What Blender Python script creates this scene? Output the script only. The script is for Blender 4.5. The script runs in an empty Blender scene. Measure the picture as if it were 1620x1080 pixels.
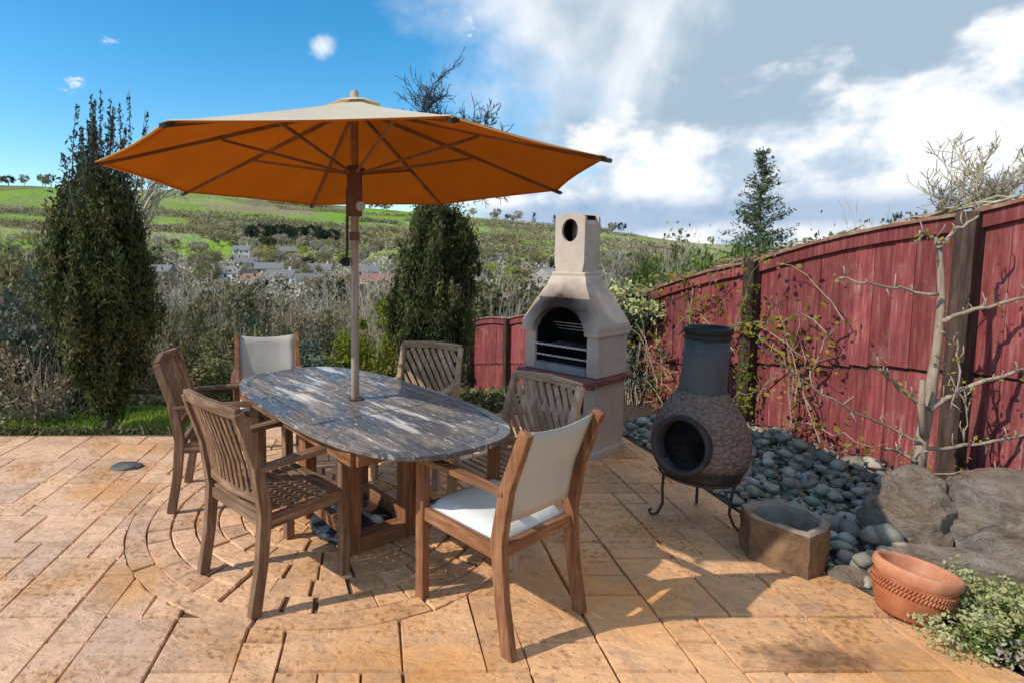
import bpy, bmesh, math, random
from math import sin, cos, pi, radians as R, atan2, hypot, sqrt
from mathutils import Vector as V, Matrix, noise
import numpy as np
random.seed(7); RNG = np.random.default_rng(7)
SC = bpy.context.scene
C = SC.collection

# ------------------------------------------------------------------ camera
EYE = 1.55
cd = bpy.data.cameras.new('camera'); cam = bpy.data.objects.new('camera', cd); C.objects.link(cam)
cam.location = (0, 0, EYE); cam.rotation_euler = (R(90-4.7), 0, 0)
cd.sensor_width = 36; cd.lens = 20; cd.shift_x = .1296; cd.shift_y = -.0407
cd.clip_start = .05; cd.clip_end = 9000
SC.camera = cam
# ------------------------------------------------------------------ world and sun
SUN_EL, SUN_AZ = 39., 253.        # azimuth clockwise from +Y (north)
w = bpy.data.worlds.new('World'); SC.world = w; w.use_nodes = True
N = w.node_tree.nodes; L = w.node_tree.links; N.clear()
def wn(t, **k):
    n = N.new(t)
    for a, b in k.items(): setattr(n, a, b)
    return n
def wmath(op, a, b=None, clamp=False):
    n = wn('ShaderNodeMath', operation=op, use_clamp=clamp)
    for i, v in enumerate((a, b)):
        if v is None: continue
        if isinstance(v, (int, float)): n.inputs[i].default_value = v
        else: L.new(v, n.inputs[i])
    return n.outputs[0]
def wramp(fac, stops, interp='EASE'):
    n = wn('ShaderNodeValToRGB'); n.color_ramp.interpolation = interp
    e = n.color_ramp.elements
    while len(e) < len(stops): e.new(.5)
    for i, (p, c) in enumerate(stops): e[i].position = p; e[i].color = (c[0], c[1], c[2], 1) if not isinstance(c, (int, float)) else (c, c, c, 1)
    L.new(fac, n.inputs[0]); return n.outputs[0]
def wmix(f, a, b):
    n = wn('ShaderNodeMixRGB')
    for i, v in enumerate((f, a, b)):
        if isinstance(v, (int, float)): n.inputs[i].default_value = v
        elif isinstance(v, tuple): n.inputs[i].default_value = (*v, 1)
        else: L.new(v, n.inputs[i])
    return n.outputs[0]
sky = wn('ShaderNodeTexSky', sky_type='NISHITA', sun_disc=False)
sky.sun_elevation = R(SUN_EL); sky.sun_rotation = R(SUN_AZ); sky.air_density = 1.0; sky.dust_density = .3; sky.ozone_density = 2.0
hs = wn('ShaderNodeHueSaturation'); hs.inputs['Saturation'].default_value = 1.42; hs.inputs['Value'].default_value = .72; hs.inputs['Hue'].default_value = .49
L.new(sky.outputs[0], hs.inputs['Color'])
tc = wn('ShaderNodeTexCoord'); sx = wn('ShaderNodeSeparateXYZ'); L.new(tc.outputs['Generated'], sx.inputs[0])
dx, dy, dz = sx.outputs
def wnoise(scale, detail, rough, zs=1.6, off=(0, 0, 0), dist=0):
    m = wn('ShaderNodeMapping'); m.inputs['Scale'].default_value = (1, 1, zs); m.inputs['Location'].default_value = off
    L.new(tc.outputs['Generated'], m.inputs[0])
    n = wn('ShaderNodeTexNoise'); n.inputs['Scale'].default_value = scale; n.inputs['Detail'].default_value = detail
    n.inputs['Roughness'].default_value = rough; n.inputs['Distortion'].default_value = dist
    L.new(m.outputs[0], n.inputs['Vector']); return n.outputs['Fac']
big = wnoise(2.6, 5, .5, 1.2, (.3, .1, 0)); puff = wnoise(6.5, 8, .55, 1.7, (4.3, 1.1, 2)); fine = wnoise(14, 8, .6, 1.3)
# rain-cloud sheet to the right: x grows to the right, the edge leans to the right going down
edge = wmath('ADD', wmath('ADD', wmath('MULTIPLY', dx, 3.0), wmath('MULTIPLY', wmath('MINIMUM', dz, .52), 2.9)), wmath('MULTIPLY', wmath('SUBTRACT', puff, .5), .9))
sheet = wramp(wmath('ADD', wmath('ADD', edge, -.83), wmath('MULTIPLY', wmath('SUBTRACT', big, .5), 1.7)), [(.25, 0.), (.95, 1.)])
# heaped clouds low in the right half
hgt = wmath('ADD', wmath('ADD', wmath('MULTIPLY', dx, .20), .125), wmath('MULTIPLY', wmath('SUBTRACT', puff, .5), .42))
heap = wramp(wmath('ADD', wmath('MULTIPLY', wmath('SUBTRACT', hgt, dz), 9.), .25), [(.12, 0.), (.75, 1.)])
heapx = wramp(wmath('ADD', wmath('MULTIPLY', dx, 3.2), wmath('MULTIPLY', wmath('SUBTRACT', big, .5), .8)), [(.30, 0.), (.75, 1.)])
heap = wmath('MULTIPLY', heap, heapx)
# small puffs in the blue
small = wramp(wnoise(9., 6, .6, 2.2, (1.7, .2, .9)), [(.66, 0.), (.74, .85)])
cs = 3.95
streak = wnoise(4.2, 5, .55, .28, (2.2, 6.1, .4), .4)
sheetcol = wmix(wramp(wmath('ADD', wmath('ADD', wmath('MULTIPLY', dx, 1.15), wmath('MULTIPLY', wmath('SUBTRACT', streak, .5), 1.1)), wmath('MULTIPLY', wmath('SUBTRACT', big, .5), .9)), [(.18, 0.), (.55, 1.)]),
                (.90*cs, .95*cs, 1.0*cs), (.38*cs, .50*cs, .62*cs))
heapcol = wmix(wramp(wmath('ADD', wmath('MULTIPLY', fine, .45), wmath('MULTIPLY', puff, .65)), [(.43, 0.), (.62, 1.)]),
               (.50*cs, .62*cs, .76*cs), (.99*cs, 1.01*cs, 1.03*cs))
lowband = wramp(wmath('ADD', dz, wmath('MULTIPLY', wmath('SUBTRACT', puff, .5), .06)), [(.028, 0.), (.05, 1.), (.068, 1.), (.10, 0.)])
heapcol = wmix(wmath('MULTIPLY', lowband, .75), heapcol, (.25*cs, .40*cs, .62*cs))
dv = wn('ShaderNodeVectorMath', operation='DISTANCE'); L.new(tc.outputs['Generated'], dv.inputs[0]); dv.inputs[1].default_value = V((-.0865, .94, .327)).normalized()
blob = wramp(wmath('ADD', dv.outputs['Value'], wmath('MULTIPLY', wmath('SUBTRACT', fine, .5), .05)), [(.0, .95), (.022, 0.)])
small = wmath('MAXIMUM', small, blob)
col = wmix(small, hs.outputs[0], (.9*cs, .94*cs, 1.*cs))
col = wmix(sheet, col, sheetcol)
col = wmix(heap, col, heapcol)
bg = wn('ShaderNodeBackground'); bg.inputs['Strength'].default_value = .15
L.new(col, bg.inputs['Color']); wo = wn('ShaderNodeOutputWorld'); L.new(bg.outputs[0], wo.inputs[0])
sd = bpy.data.lights.new('sun', 'SUN'); sun = bpy.data.objects.new('sun', sd); C.objects.link(sun)
sd.energy = 2.35; sd.angle = R(.53); sd.color = (1, .94, .84)
sdir = V((sin(R(SUN_AZ))*cos(R(SUN_EL)), cos(R(SUN_AZ))*cos(R(SUN_EL)), sin(R(SUN_EL))))
sun.rotation_euler = sdir.to_track_quat('Z', 'Y').to_euler(); sun.location = sdir*30
SC.view_settings.view_transform = 'Standard'; SC.view_settings.look = 'None'
SC.view_settings.exposure = .86; SC.view_settings.gamma = 1; SC.view_settings.use_curve_mapping = False
SC.cycles.max_bounces = 7; SC.cycles.transparent_max_bounces = 8

# ------------------------------------------------------------------ materials
class M:
    def __init__(s, name, rough=.7, spec=.3):
        s.m = bpy.data.materials.new(name); s.m.use_nodes = True; s.t = s.m.node_tree
        s.b = s.t.nodes['Principled BSDF']; s.b.inputs['Roughness'].default_value = rough
        s.b.inputs['Specular IOR Level'].default_value = spec
        s.tc = s.t.nodes.new('ShaderNodeTexCoord'); s.geo = None
    def n(s, t, **k):
        x = s.t.nodes.new(t)
        for a, b in k.items(): setattr(x, a, b)
        return x
    def link(s, a, b): s.t.links.new(a, b)
    def put(s, sock, v):
        if isinstance(v, tuple): sock.default_value = (*v, 1) if len(v) == 3 and len(sock.default_value) == 4 else v
        elif isinstance(v, (int, float)): sock.default_value = (v, v, v, 1) if sock.type == 'RGBA' else v
        else: s.link(v, sock)
    def coord(s, world=False):
        if world:
            if not s.geo: s.geo = s.n('ShaderNodeNewGeometry')
            return s.geo.outputs['Position']
        return s.tc.outputs['Object']
    def noise(s, scale, detail=5, rough=.6, sc=(1, 1, 1), world=False, off=(0, 0, 0), dist=0, vec=None):
        mp = s.n('ShaderNodeMapping'); mp.inputs['Scale'].default_value = sc; mp.inputs['Location'].default_value = off
        s.link(vec or s.coord(world), mp.inputs[0])
        x = s.n('ShaderNodeTexNoise'); x.inputs['Scale'].default_value = scale; x.inputs['Detail'].default_value = detail
        x.inputs['Roughness'].default_value = rough; x.inputs['Distortion'].default_value = dist
        s.link(mp.outputs[0], x.inputs['Vector']); return x.outputs['Fac']
    def noisevec(s, scale, amt):
        x = s.n('ShaderNodeTexNoise'); x.inputs['Scale'].default_value = scale; x.inputs['Detail'].default_value = 5; s.link(s.coord(), x.inputs['Vector'])
        a = s.n('ShaderNodeVectorMath', operation='SCALE'); s.link(x.outputs['Color'], a.inputs[0]); a.inputs['Scale'].default_value = amt
        b = s.n('ShaderNodeVectorMath', operation='ADD'); s.link(a.outputs[0], b.inputs[0]); s.link(s.coord(), b.inputs[1]); return b.outputs[0]
    def vor(s, scale, world=False, sc=(1, 1, 1), out='Distance', feature='F1', vec=None):
        mp = s.n('ShaderNodeMapping'); mp.inputs['Scale'].default_value = sc; s.link(vec or s.coord(world), mp.inputs[0])
        x = s.n('ShaderNodeTexVoronoi', feature=feature); x.inputs['Scale'].default_value = scale
        s.link(mp.outputs[0], x.inputs['Vector']); return x.outputs[out]
    def ramp(s, f, stops, interp='LINEAR'):
        x = s.n('ShaderNodeValToRGB'); x.color_ramp.interpolation = interp; e = x.color_ramp.elements
        while len(e) < len(stops): e.new(.5)
        for i, (p, c) in enumerate(stops):
            e[i].position = p; e[i].color = (c, c, c, 1) if isinstance(c, (int, float)) else (*c, 1)
        s.link(f, x.inputs[0]); return x.outputs[0]
    def mix(s, f, a, b, mode='MIX'):
        x = s.n('ShaderNodeMixRGB', blend_type=mode); s.put(x.inputs[0], f); s.put(x.inputs[1], a); s.put(x.inputs[2], b); return x.outputs[0]
    def math(s, op, a, b=0.):
        x = s.n('ShaderNodeMath', operation=op); s.put(x.inputs[0], a); s.put(x.inputs[1], b); return x.outputs[0]
    def rnd(s):
        return s.n('ShaderNodeObjectInfo').outputs['Random']
    def color(s, c): s.put(s.b.inputs['Base Color'], c); return s
    def rough(s, c): s.put(s.b.inputs['Roughness'], c); return s
    def bump(s, h, strength=.4, dist=.01):
        x = s.n('ShaderNodeBump'); x.inputs['Strength'].default_value = strength; x.inputs['Distance'].default_value = dist
        s.link(h, x.inputs['Height']); s.link(x.outputs[0], s.b.inputs['Normal']); return s
    def vary(s, col, amt=.3):
        r = s.rnd(); h = s.n('ShaderNodeHueSaturation'); mr = s.n('ShaderNodeMapRange')
        s.link(r, mr.inputs[0]); mr.inputs[3].default_value = 1-amt; mr.inputs[4].default_value = 1+amt
        s.link(mr.outputs[0], h.inputs['Value']); s.link(col, h.inputs['Color']); return h.outputs[0]

def wood(name, base, dark, light, axis='z', scale=1., wet=False):
    m = M(name, .62, .3); sc = {'x': (1.2, 14, 14), 'y': (14, 1.2, 14), 'z': (14, 14, 1.2)}[axis]
    g = m.noise(3.2*scale, 7, .65, sc, dist=.4); b = m.noise(5, 4, .6)
    c = m.ramp(g, [(.3, dark), (.5, base), (.72, light)])
    c = m.mix(m.ramp(b, [(.42, 0.), (.68, .65)]), c, tuple(x*.62 for x in base))
    m.color(m.vary(c, .14)).bump(g, .35, .004); m.rough(m.ramp(b, [(.3, .5), (.7, .75)]))
    return m.m
TK = dict(base=(.25, .105, .045), dark=(.10, .04, .018), light=(.42, .23, .12))
teak = {a: wood('teak_'+a, axis=a, **TK) for a in 'xyz'}
TG = dict(base=(.205, .112, .062), dark=(.085, .042, .024), light=(.36, .25, .165))
greyteak = {a: wood('weathered_teak_'+a, axis=a, **TG) for a in 'xyz'}

def m_table():
    m = M('wet_weathered_tabletop', .5, .45)
    g = m.noise(3., 8, .65, (1.6, 14, 14), dist=.4); b = m.noise(2.6, 5, .62, (1., 2.0, 1), dist=.5); f = m.noise(26, 6, .7, (.6, 2.2, 1))
    c = m.ramp(g, [(.3, (.09, .072, .062)), (.5, (.18, .15, .13)), (.7, (.34, .29, .25))])
    wet = m.ramp(b, [(.46, 1.), (.55, 0.)])
    c = m.mix(wet, c, m.mix(.72, c, (.045, .045, .055)))
    c = m.mix(m.ramp(f, [(.55, 0.), (.66, .7)]), c, (.62, .57, .52))
    pp_ = m.noise(3.4, 5, .6, (.5, 2.6, 1), off=(3.3, 1, 0)); c = m.mix(m.ramp(pp_, [(.57, 0.), (.64, .75)]), c, (.66, .61, .55))  # pale streaks: white highlights painted into the slat colour
    m.color(m.vary(c, .2)); m.rough(m.mix(wet, .62, .34)).bump(g, .3, .003); return m.m
def m_fabric(name, col):
    m = M(name, .85, .15); f = m.noise(160, 2, .5, (1, 1, 1)); b = m.noise(5, 4, .6)
    wr = m.noise(7, 4, .5, (1, 1, .35), dist=.6); m.color(m.mix(m.ramp(b, [(.4, 0.), (.75, .5)]), col, tuple(x*.66 for x in col))).bump(m.math('ADD', m.math('MULTIPLY', f, .12), wr), .45, .012)
    m.b.inputs['Subsurface Weight'].default_value = 0
    # a little light comes through woven cloth
    t = m.n('ShaderNodeBsdfTranslucent'); m.put(t.inputs[0], col); x = m.n('ShaderNodeMixShader'); x.inputs[0].default_value = .22
    m.link(m.b.outputs[0], x.inputs[1]); m.link(t.outputs[0], x.inputs[2]); m.link(x.outputs[0], m.t.nodes['Material Output'].inputs[0]); return m.m
def m_cloth(name, col, tr, fac, glow=None):
    m = M(name, .9, .1); f = m.noise(3.5, 5, .6)
    m.color(m.mix(m.ramp(f, [(.35, 0.), (.75, .5)]), col, tuple(x*.75 for x in col)))
    t = m.n('ShaderNodeBsdfTranslucent'); m.put(t.inputs[0], m.mix(m.ramp(f, [(.35, 0.), (.75, .6)]), tr, tuple(x*.82 for x in tr))); x = m.n('ShaderNodeMixShader'); x.inputs[0].default_value = fac
    m.link(m.b.outputs[0], x.inputs[1]); m.link(t.outputs[0], x.inputs[2]); m.link(x.outputs[0], m.t.nodes['Material Output'].inputs[0]); return m.m
def m_patio():
    m = M('stamped_concrete', .55, .35)
    big = m.noise(.55, 4, .55, world=True, off=(1.3, .4, 0)); mid = m.noise(2.1, 6, .65, world=True, off=(5, 2, 0)); f = m.noise(13, 8, .7, world=True); sp = m.noise(34, 4, .6, world=True)
    sep = m.n('ShaderNodeSeparateXYZ'); m.link(m.coord(True), sep.inputs[0])
    pinkish = m.ramp(m.math('ADD', m.math('ADD', m.math('MULTIPLY', sep.outputs[0], -.26), .08), m.math('MULTIPLY', m.math('SUBTRACT', big, .5), 1.2)), [(.05, 0.), (.55, 1.)])
    c = m.mix(pinkish, (.88, .48, .23), (.88, .57, .39))
    c = m.mix(m.ramp(m.rnd(), [(0., 0.), (1., .55)]), c, (.78, .46, .25))
    c = m.mix(m.ramp(mid, [(.50, 0.), (.68, .85)]), c, (.72, .34, .11))
    c = m.mix(m.ramp(f, [(.33, .6), (.48, 0.)]), c, (.50, .25, .11))
    c = m.mix(m.ramp(m.math('MULTIPLY', sp, m.math('ADD', mid, .5)), [(.54, 0.), (.68, .7)]), c, (.24, .11, .05))
    c = m.mix(m.ramp(f, [(.58, 0.), (.74, .5)]), c, (.80, .60, .42))
    st = None
    for px_, py_, rx_, ry_, cc in ((-1.85, 4.45, .42, .25, 0), (-1.75, 3.62, .34, .22, 0), (-1.18, 2.58, .20, .26, 0), (-2.6, 3.3, .3, .3, 0), (.1, 2.02, .5, .16, 0), (1.1, 2.5, .45, .35, 0), (1.95, 2.0, .4, .22, 0)):
        mp = m.n('ShaderNodeMapping'); mp.inputs['Location'].default_value = (-px_/rx_, -py_/ry_, 0); mp.inputs['Scale'].default_value = (1/rx_, 1/ry_, 0); m.link(m.coord(True), mp.inputs[0])
        ln = m.n('ShaderNodeVectorMath', operation='LENGTH'); m.link(mp.outputs[0], ln.inputs[0]); st = ln.outputs['Value'] if st is None else m.math('MINIMUM', st, ln.outputs['Value'])
    st = m.ramp(m.math('ADD', st, m.math('MULTIPLY', m.math('SUBTRACT', mid, .5), 1.6)), [(.45, .7), (1.15, 0.)])
    c = m.mix(st, c, (.72, .34, .11))
    mp = m.n('ShaderNodeMapping'); mp.inputs['Location'].default_value = (-1.69/.30, -2.07/.12, 0); mp.inputs['Scale'].default_value = (1/.30, 1/.12, 0); m.link(m.coord(True), mp.inputs[0])
    ln = m.n('ShaderNodeVectorMath', operation='LENGTH'); m.link(mp.outputs[0], ln.inputs[0]); c = m.mix(m.ramp(m.math('ADD', ln.outputs['Value'], m.math('MULTIPLY', m.math('SUBTRACT', f, .5), 2.2)), [(.3, .85), (1., 0.)]), c, (.14, .065, .03))
    c = m.mix(m.ramp(m.noise(5.5, 7, .75, (1, 1.3, 1), world=True, off=(2, 7, 0), dist=.8), [(.36, .7), (.52, 0.)]), c, (.52, .32, .19))
    m.color(m.vary(c, .15)); h = m.math('ADD', m.noise(7, 9, .72, (1, 1.6, 1), world=True, dist=1.2), m.math('MULTIPLY', f, .35))
    m.bump(h, .8, .022); m.rough(m.ramp(mid, [(.3, .24), (.7, .45)])); return m.m
def m_joint():
    m = M('patio_joint', .85, .2); f = m.noise(9, 5, .7, world=True); m.color(m.ramp(f, [(.3, (.07, .04, .025)), (.7, (.20, .12, .07))])); return m.m
def m_simple(name, cols, scale=8, rough=.75, spec=.3, bump=.3, sc=(1, 1, 1), world=False, vary=.12, bd=.01, metal=0):
    m = M(name, rough, spec); f = m.noise(scale, 6, .65, sc, world)
    k = len(cols); m.color(m.vary(m.ramp(f, [(.28+.44*i/max(1, k-1), c) for i, c in enumerate(cols)]), vary)).bump(f, bump, bd)
    m.b.inputs['Metallic'].default_value = metal; return m.m
def m_fence():
    m = M('red_stained_boards', .8, .2); g = m.noise(3, 8, .7, (16, 16, 1.1), world=True, dist=.3); b = m.noise(2.2, 5, .6, world=True)
    c = m.ramp(g, [(.28, (.065, .016, .016)), (.43, (.20, .038, .038)), (.58, (.29, .078, .072)), (.73, (.42, .25, .21))])
    c = m.mix(m.ramp(b, [(.42, 0.), (.7, .6)]), c, (.11, .030, .028))
    c = m.mix(m.ramp(m.noise(7, 6, .7, (1, 1, .5), world=True, off=(3, 3, 3)), [(.58, 0.), (.72, .4)]), c, (.42, .27, .22))
    m.color(m.vary(c, .22)).bump(g, .5, .006); return m.m
def m_render():
    m = M('bbq_render', .9, .15); f = m.noise(30, 6, .7); b = m.noise(4, 5, .6)
    c = m.ramp(b, [(.3, (.42, .335, .27)), (.7, (.56, .46, .385))])
    # soot above the fire mouth (a stain with a shape of its own)
    mp = m.n('ShaderNodeMapping'); mp.inputs['Location'].default_value = (0, .35*2.2, -1.10*3.2); mp.inputs['Scale'].default_value = (2.6, 2.2, 3.2)
    m.link(m.tc.outputs['Object'], mp.inputs[0]); ln = m.n('ShaderNodeVectorMath', operation='LENGTH'); m.link(mp.outputs[0], ln.inputs[0])
    so = m.ramp(m.math('ADD', ln.outputs['Value'], m.math('MULTIPLY', m.math('SUBTRACT', m.noise(7, 5, .6), .5), .6)), [(.45, 1.), (1.45, 0.)])
    m.color(m.mix(so, c, (.055, .035, .03))).bump(m.math('ADD', f, m.math('MULTIPLY', b, .5)), .5, .008); return m.m
def m_leaf(name, cols, trans=.25, world=False, scale=1.2):
    m = M(name, .7, .15); f = m.noise(scale, 4, .7); f2 = m.noise(scale*9, 3, .7)
    c = m.ramp(m.math('ADD', m.math('MULTIPLY', f, .6), m.math('MULTIPLY', f2, .4)), [(.34+.32*i/(len(cols)-1), c) for i, c in enumerate(cols)])
    c = m.vary(c, .25); m.color(c)
    t = m.n('ShaderNodeBsdfTranslucent'); m.link(c, t.inputs[0]); x = m.n('ShaderNodeMixShader'); x.inputs[0].default_value = trans
    m.link(m.b.outputs[0], x.inputs[1]); m.link(t.outputs[0], x.inputs[2]); m.link(x.outputs[0], m.t.nodes['Material Output'].inputs[0]); return m.m
def m_terrain():
    m = M('hillside', .95, .1)
    nz = m.noise(.02, 6, .6, world=True)
    wv = m.n('ShaderNodeVectorMath', operation='ADD'); m.link(m.coord(True), wv.inputs[0])
    nn = m.n('ShaderNodeTexNoise'); nn.inputs['Scale'].default_value = .01; sc = m.n('ShaderNodeVectorMath', operation='SCALE'); m.link(m.coord(True), nn.inputs['Vector'])
    m.link(nn.outputs['Color'], sc.inputs[0]); sc.inputs['Scale'].default_value = 60; m.link(sc.outputs[0], wv.inputs[1])
    mp = m.n('ShaderNodeMapping'); mp.inputs['Scale'].default_value = (.008, .011, 0); m.link(wv.outputs[0], mp.inputs[0])
    v = m.n('ShaderNodeTexVoronoi'); v.inputs['Scale'].default_value = 1.; m.link(mp.outputs[0], v.inputs['Vector'])
    sp = m.n('ShaderNodeSeparateColor'); m.link(v.outputs['Color'], sp.inputs[0])
    f = m.ramp(sp.outputs[0], [(0., (.15, .27, .025)), (.22, (.20, .33, .03)), (.38, (.24, .27, .09)), (.52, (.15, .15, .06)), (.72, (.25, .20, .12)), (.88, (.17, .25, .045))], 'CONSTANT')
    f = m.mix(m.ramp(nz, [(.4, 0.), (.7, .4)]), f, (.30, .31, .09))
    near = m.ramp(m.noise(.5, 8, .7, world=True), [(.3, (.05, .06, .02)), (.5, (.12, .12, .05)), (.7, (.22, .18, .11))])
    sep = m.n('ShaderNodeSeparateXYZ'); m.link(m.coord(True), sep.inputs[0])
    k = m.ramp(m.math('MULTIPLY', sep.outputs[1], .0025), [(.75, 0.), (.9, 1.)])
    m.color(m.mix(k, near, f)); return m.m

MAT = {}
def mats():
    t = MAT
    t['table'] = m_table(); t['fabric'] = m_fabric('white_canvas', (.60, .57, .50)); t['cushion'] = m_fabric('white_cushion', (.80, .80, .76))
    t['patio'] = m_patio(); t['joint'] = m_joint(); t['fence'] = m_fence(); t['render'] = m_render(); t['terrain'] = m_terrain()
    t['post'] = m_simple('dark_timber', [(.02, .011, .008), (.05, .028, .02), (.11, .068, .05)], 3, sc=(10, 10, 1), world=True)
    t['cap'] = m_simple('lichened_capping', [(.20, .05, .04), (.26, .12, .08), (.36, .30, .20)], 9, world=True)
    t['canopy'] = m_cloth('cream_canopy_cloth', (.76, .70, .54), (.85, .56, .25), .35)
    t['glow_layer'] = m_cloth('ochre_canopy_glow', (.38, .12, .015), (.76, .27, .032), .5)  # glow of sunlight through the cloth is put into this ochre colour
    t['umbwood'] = wood('umbrella_pole_wood', (.38, .29, .22), (.22, .15, .11), (.52, .43, .35), 'z')
    t['umbrib'] = m_simple('umbrella_rib_wood', [(.16, .075, .03), (.26, .13, .06), (.34, .19, .10)], 9)
    t['umbdark'] = m_simple('dark_hub_wood', [(.07, .025, .015), (.15, .055, .035), (.22, .09, .05)], 12, rough=.5)
    t['black'] = m_simple('black_iron', [(.012, .011, .012), (.03, .028, .028)], 20, rough=.5, bump=.2)
    t['rust'] = m_simple('rusty_iron_legs', [(.035, .02, .015), (.09, .045, .03)], 30, rough=.6)
    t['wetblack'] = m_simple('wet_dark_base', [(.02, .022, .03), (.045, .05, .06)], 12, rough=.12, spec=.6, bump=.1)
    t['redshelf'] = m_simple('oxblood_shelf', [(.10, .035, .035), (.22, .075, .07), (.33, .15, .13)], 7, rough=.6)
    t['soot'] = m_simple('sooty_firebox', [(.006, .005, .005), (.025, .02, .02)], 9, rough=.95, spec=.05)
    t['ash'] = m_simple('pale_ash_slab', [(.17, .19, .18), (.30, .32, .30)], 9, rough=.8)
    t['steel'] = m_simple('grill_steel', [(.30, .28, .27), (.48, .45, .44)], 30, rough=.35, spec=.6, bump=.1)
    t['terracotta'] = m_simple('terracotta', [(.30, .085, .035), (.44, .14, .06), (.52, .22, .11)], 7, rough=.75)
    t['paleterra'] = m_simple('bleached_terracotta', [(.34, .12, .06), (.46, .19, .10), (.54, .28, .17)], 9, rough=.8)
    t['soil'] = m_simple('soil', [(.02, .014, .01), (.06, .04, .028), (.10, .07, .05)], 25, rough=.95, bump=.8, bd=.02, world=True)
    t['trough'] = m_simple('brown_stone', [(.06, .035, .022), (.14, .08, .042), (.22, .125, .06), (.10, .065, .042)], 6, rough=.85, bump=.7, bd=.02)
    t['troughrim'] = m_simple('pale_stone_rim', [(.22, .16, .12), (.36, .29, .22)], 14, rough=.9)
    # chimenea body: brown clay with scale-like relief below the shoulder
    m = M('chimenea_clay', .7, .35); v = m.vor(34, sc=(1, 1, 1.5)); f = m.noise(9, 6, .65)
    m.color(m.mix(m.ramp(v, [(.1, .8), (.6, 0.)]), m.ramp(f, [(.3, (.10, .06, .045)), (.7, (.21, .135, .105))]), (.27, .195, .16))); m.bump(m.math('MULTIPLY', v, -1.), .8, .02); t['clay'] = m.m
    t['dclay'] = m_simple('burnt_clay', [(.012, .011, .012), (.045, .035, .035), (.10, .07, .06)], 7, rough=.6)
    t['flue'] = m_simple('grey_flue', [(.045, .048, .052), (.085, .085, .085), (.14, .12, .11)], 6, rough=.6, sc=(1, 1, .4))
    m = M('boulder_stone', .9, .2); f = m.noise(3.2, 9, .68, dist=1.1); wv = m.noise(7.5, 9, .78, (1, 1, 1.7), dist=1.1)
    c = m.ramp(wv, [(.30, (.14, .105, .09)), (.42, (.36, .30, .255)), (.58, (.64, .53, .42)), (.72, (.74, .66, .55))])
    c = m.mix(m.ramp(f, [(.50, 0.), (.66, .6)]), c, (.42, .37, .27)); c = m.mix(m.ramp(m.noise(30, 4, .6), [(.56, 0.), (.66, .45)]), c, (.62, .58, .52))
    c = m.mix(m.ramp(m.noise(1.6, 4, .6, dist=.5, off=(4, 4, 4)), [(.45, 0.), (.62, .6)]), c, (.36, .22, .13))
    ck = m.vor(2.3, sc=(1, 1, 2.6), feature='DISTANCE_TO_EDGE', vec=m.noisevec(2.5, .35)); ckr = m.ramp(ck, [(0., 0.), (.035, 1.)])
    c = m.mix(m.math('MULTIPLY', m.ramp(ck, [(.0, .8), (.03, 0.)]), m.ramp(m.noise(2.2, 4, .6, off=(8, 1, 2)), [(.48, 0.), (.6, 1.)])), c, (.10, .075, .06))
    m.color(c).bump(m.math('ADD', m.math('ADD', wv, m.math('MULTIPLY', ckr, .08)), m.math('MULTIPLY', f, .6)), 1., .12); t['boulder'] = m.m
    m = M('cobble', .75, .3); r = m.rnd(); f = m.noise(18, 5, .65)
    c = m.ramp(r, [(0., (.40, .37, .28)), (.2, (.20, .195, .15)), (.38, (.52, .43, .33)), (.5, (.33, .31, .21)), (.66, (.11, .11, .10)), (.76, (.56, .53, .46)), (.9, (.34, .25, .20))], 'CONSTANT')
    m.color(m.mix(m.ramp(f, [(.4, 0.), (.7, .45)]), m.mix(m.ramp(m.noise(7, 5, .7, world=True), [(.4, 0.), (.6, .6)]), c, (.16, .15, .10)), (.68, .63, .53))).bump(f, .6, .01); t['cobble'] = m.m
    t['gravel'] = m_simple('dark_pebble_bed', [(.03, .032, .03), (.10, .10, .09), (.26, .26, .22)], 28, rough=.9, bump=1., bd=.03, world=True)
    t['grass'] = m_leaf('lawn_grass', [(.10, .16, .02), (.22, .32, .04), (.36, .44, .08)], .2)
    t['turf'] = m_simple('turf', [(.05, .07, .012), (.12, .16, .03), (.18, .20, .06)], 6, rough=.95, world=True)
    t['cypress'] = m_leaf('juniper_foliage', [(.014, .022, .008), (.05, .064, .02), (.13, .135, .045)], .12, scale=2.5)
    t['cypress2'] = m_leaf('juniper_grey_tips', [(.03, .045, .032), (.07, .09, .065), (.12, .14, .10)], .12, scale=2.5)
    t['coniferleaf'] = m_leaf('conifer_needles', [(.04, .06, .03), (.09, .125, .06), (.16, .20, .10)], .2, scale=2.5)
    t['bark'] = m_simple('bark', [(.05, .04, .03), (.13, .105, .085), (.22, .19, .155)], 9, sc=(5, 5, 1))
    t['palebark'] = m_simple('pale_bark', [(.20, .14, .10), (.34, .25, .18), (.46, .37, .29)], 9, sc=(5, 5, 1))
    t['twig'] = m_simple('brown_twigs', [(.20, .155, .11), (.34, .28, .20), (.47, .41, .32)], 3)
    t['greytwig'] = m_simple('grey_twigs', [(.24, .205, .155), (.38, .33, .25), (.52, .47, .37)], 3)
    t['darktwig'] = m_simple('dark_twigs', [(.03, .035, .045), (.07, .075, .085)], 3)
    t['dryleaf'] = m_leaf('dry_brown_leaves', [(.13, .10, .055), (.27, .215, .13), (.44, .38, .26)], .2)
    t['olive'] = m_leaf('olive_leaves', [(.075, .075, .028), (.18, .17, .075), (.32, .29, .15)], .2)
    t['blue'] = m_leaf('bluegreen_leaves', [(.03, .045, .03), (.085, .11, .08), (.18, .21, .16)], .15)
    t['lime'] = m_leaf('yellowgreen_leaves', [(.07, .09, .008), (.18, .20, .02), (.32, .32, .05)], .3)
    t['green'] = m_leaf('fresh_green_leaves', [(.05, .08, .015), (.12, .18, .035), (.24, .30, .09)], .3)
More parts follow.
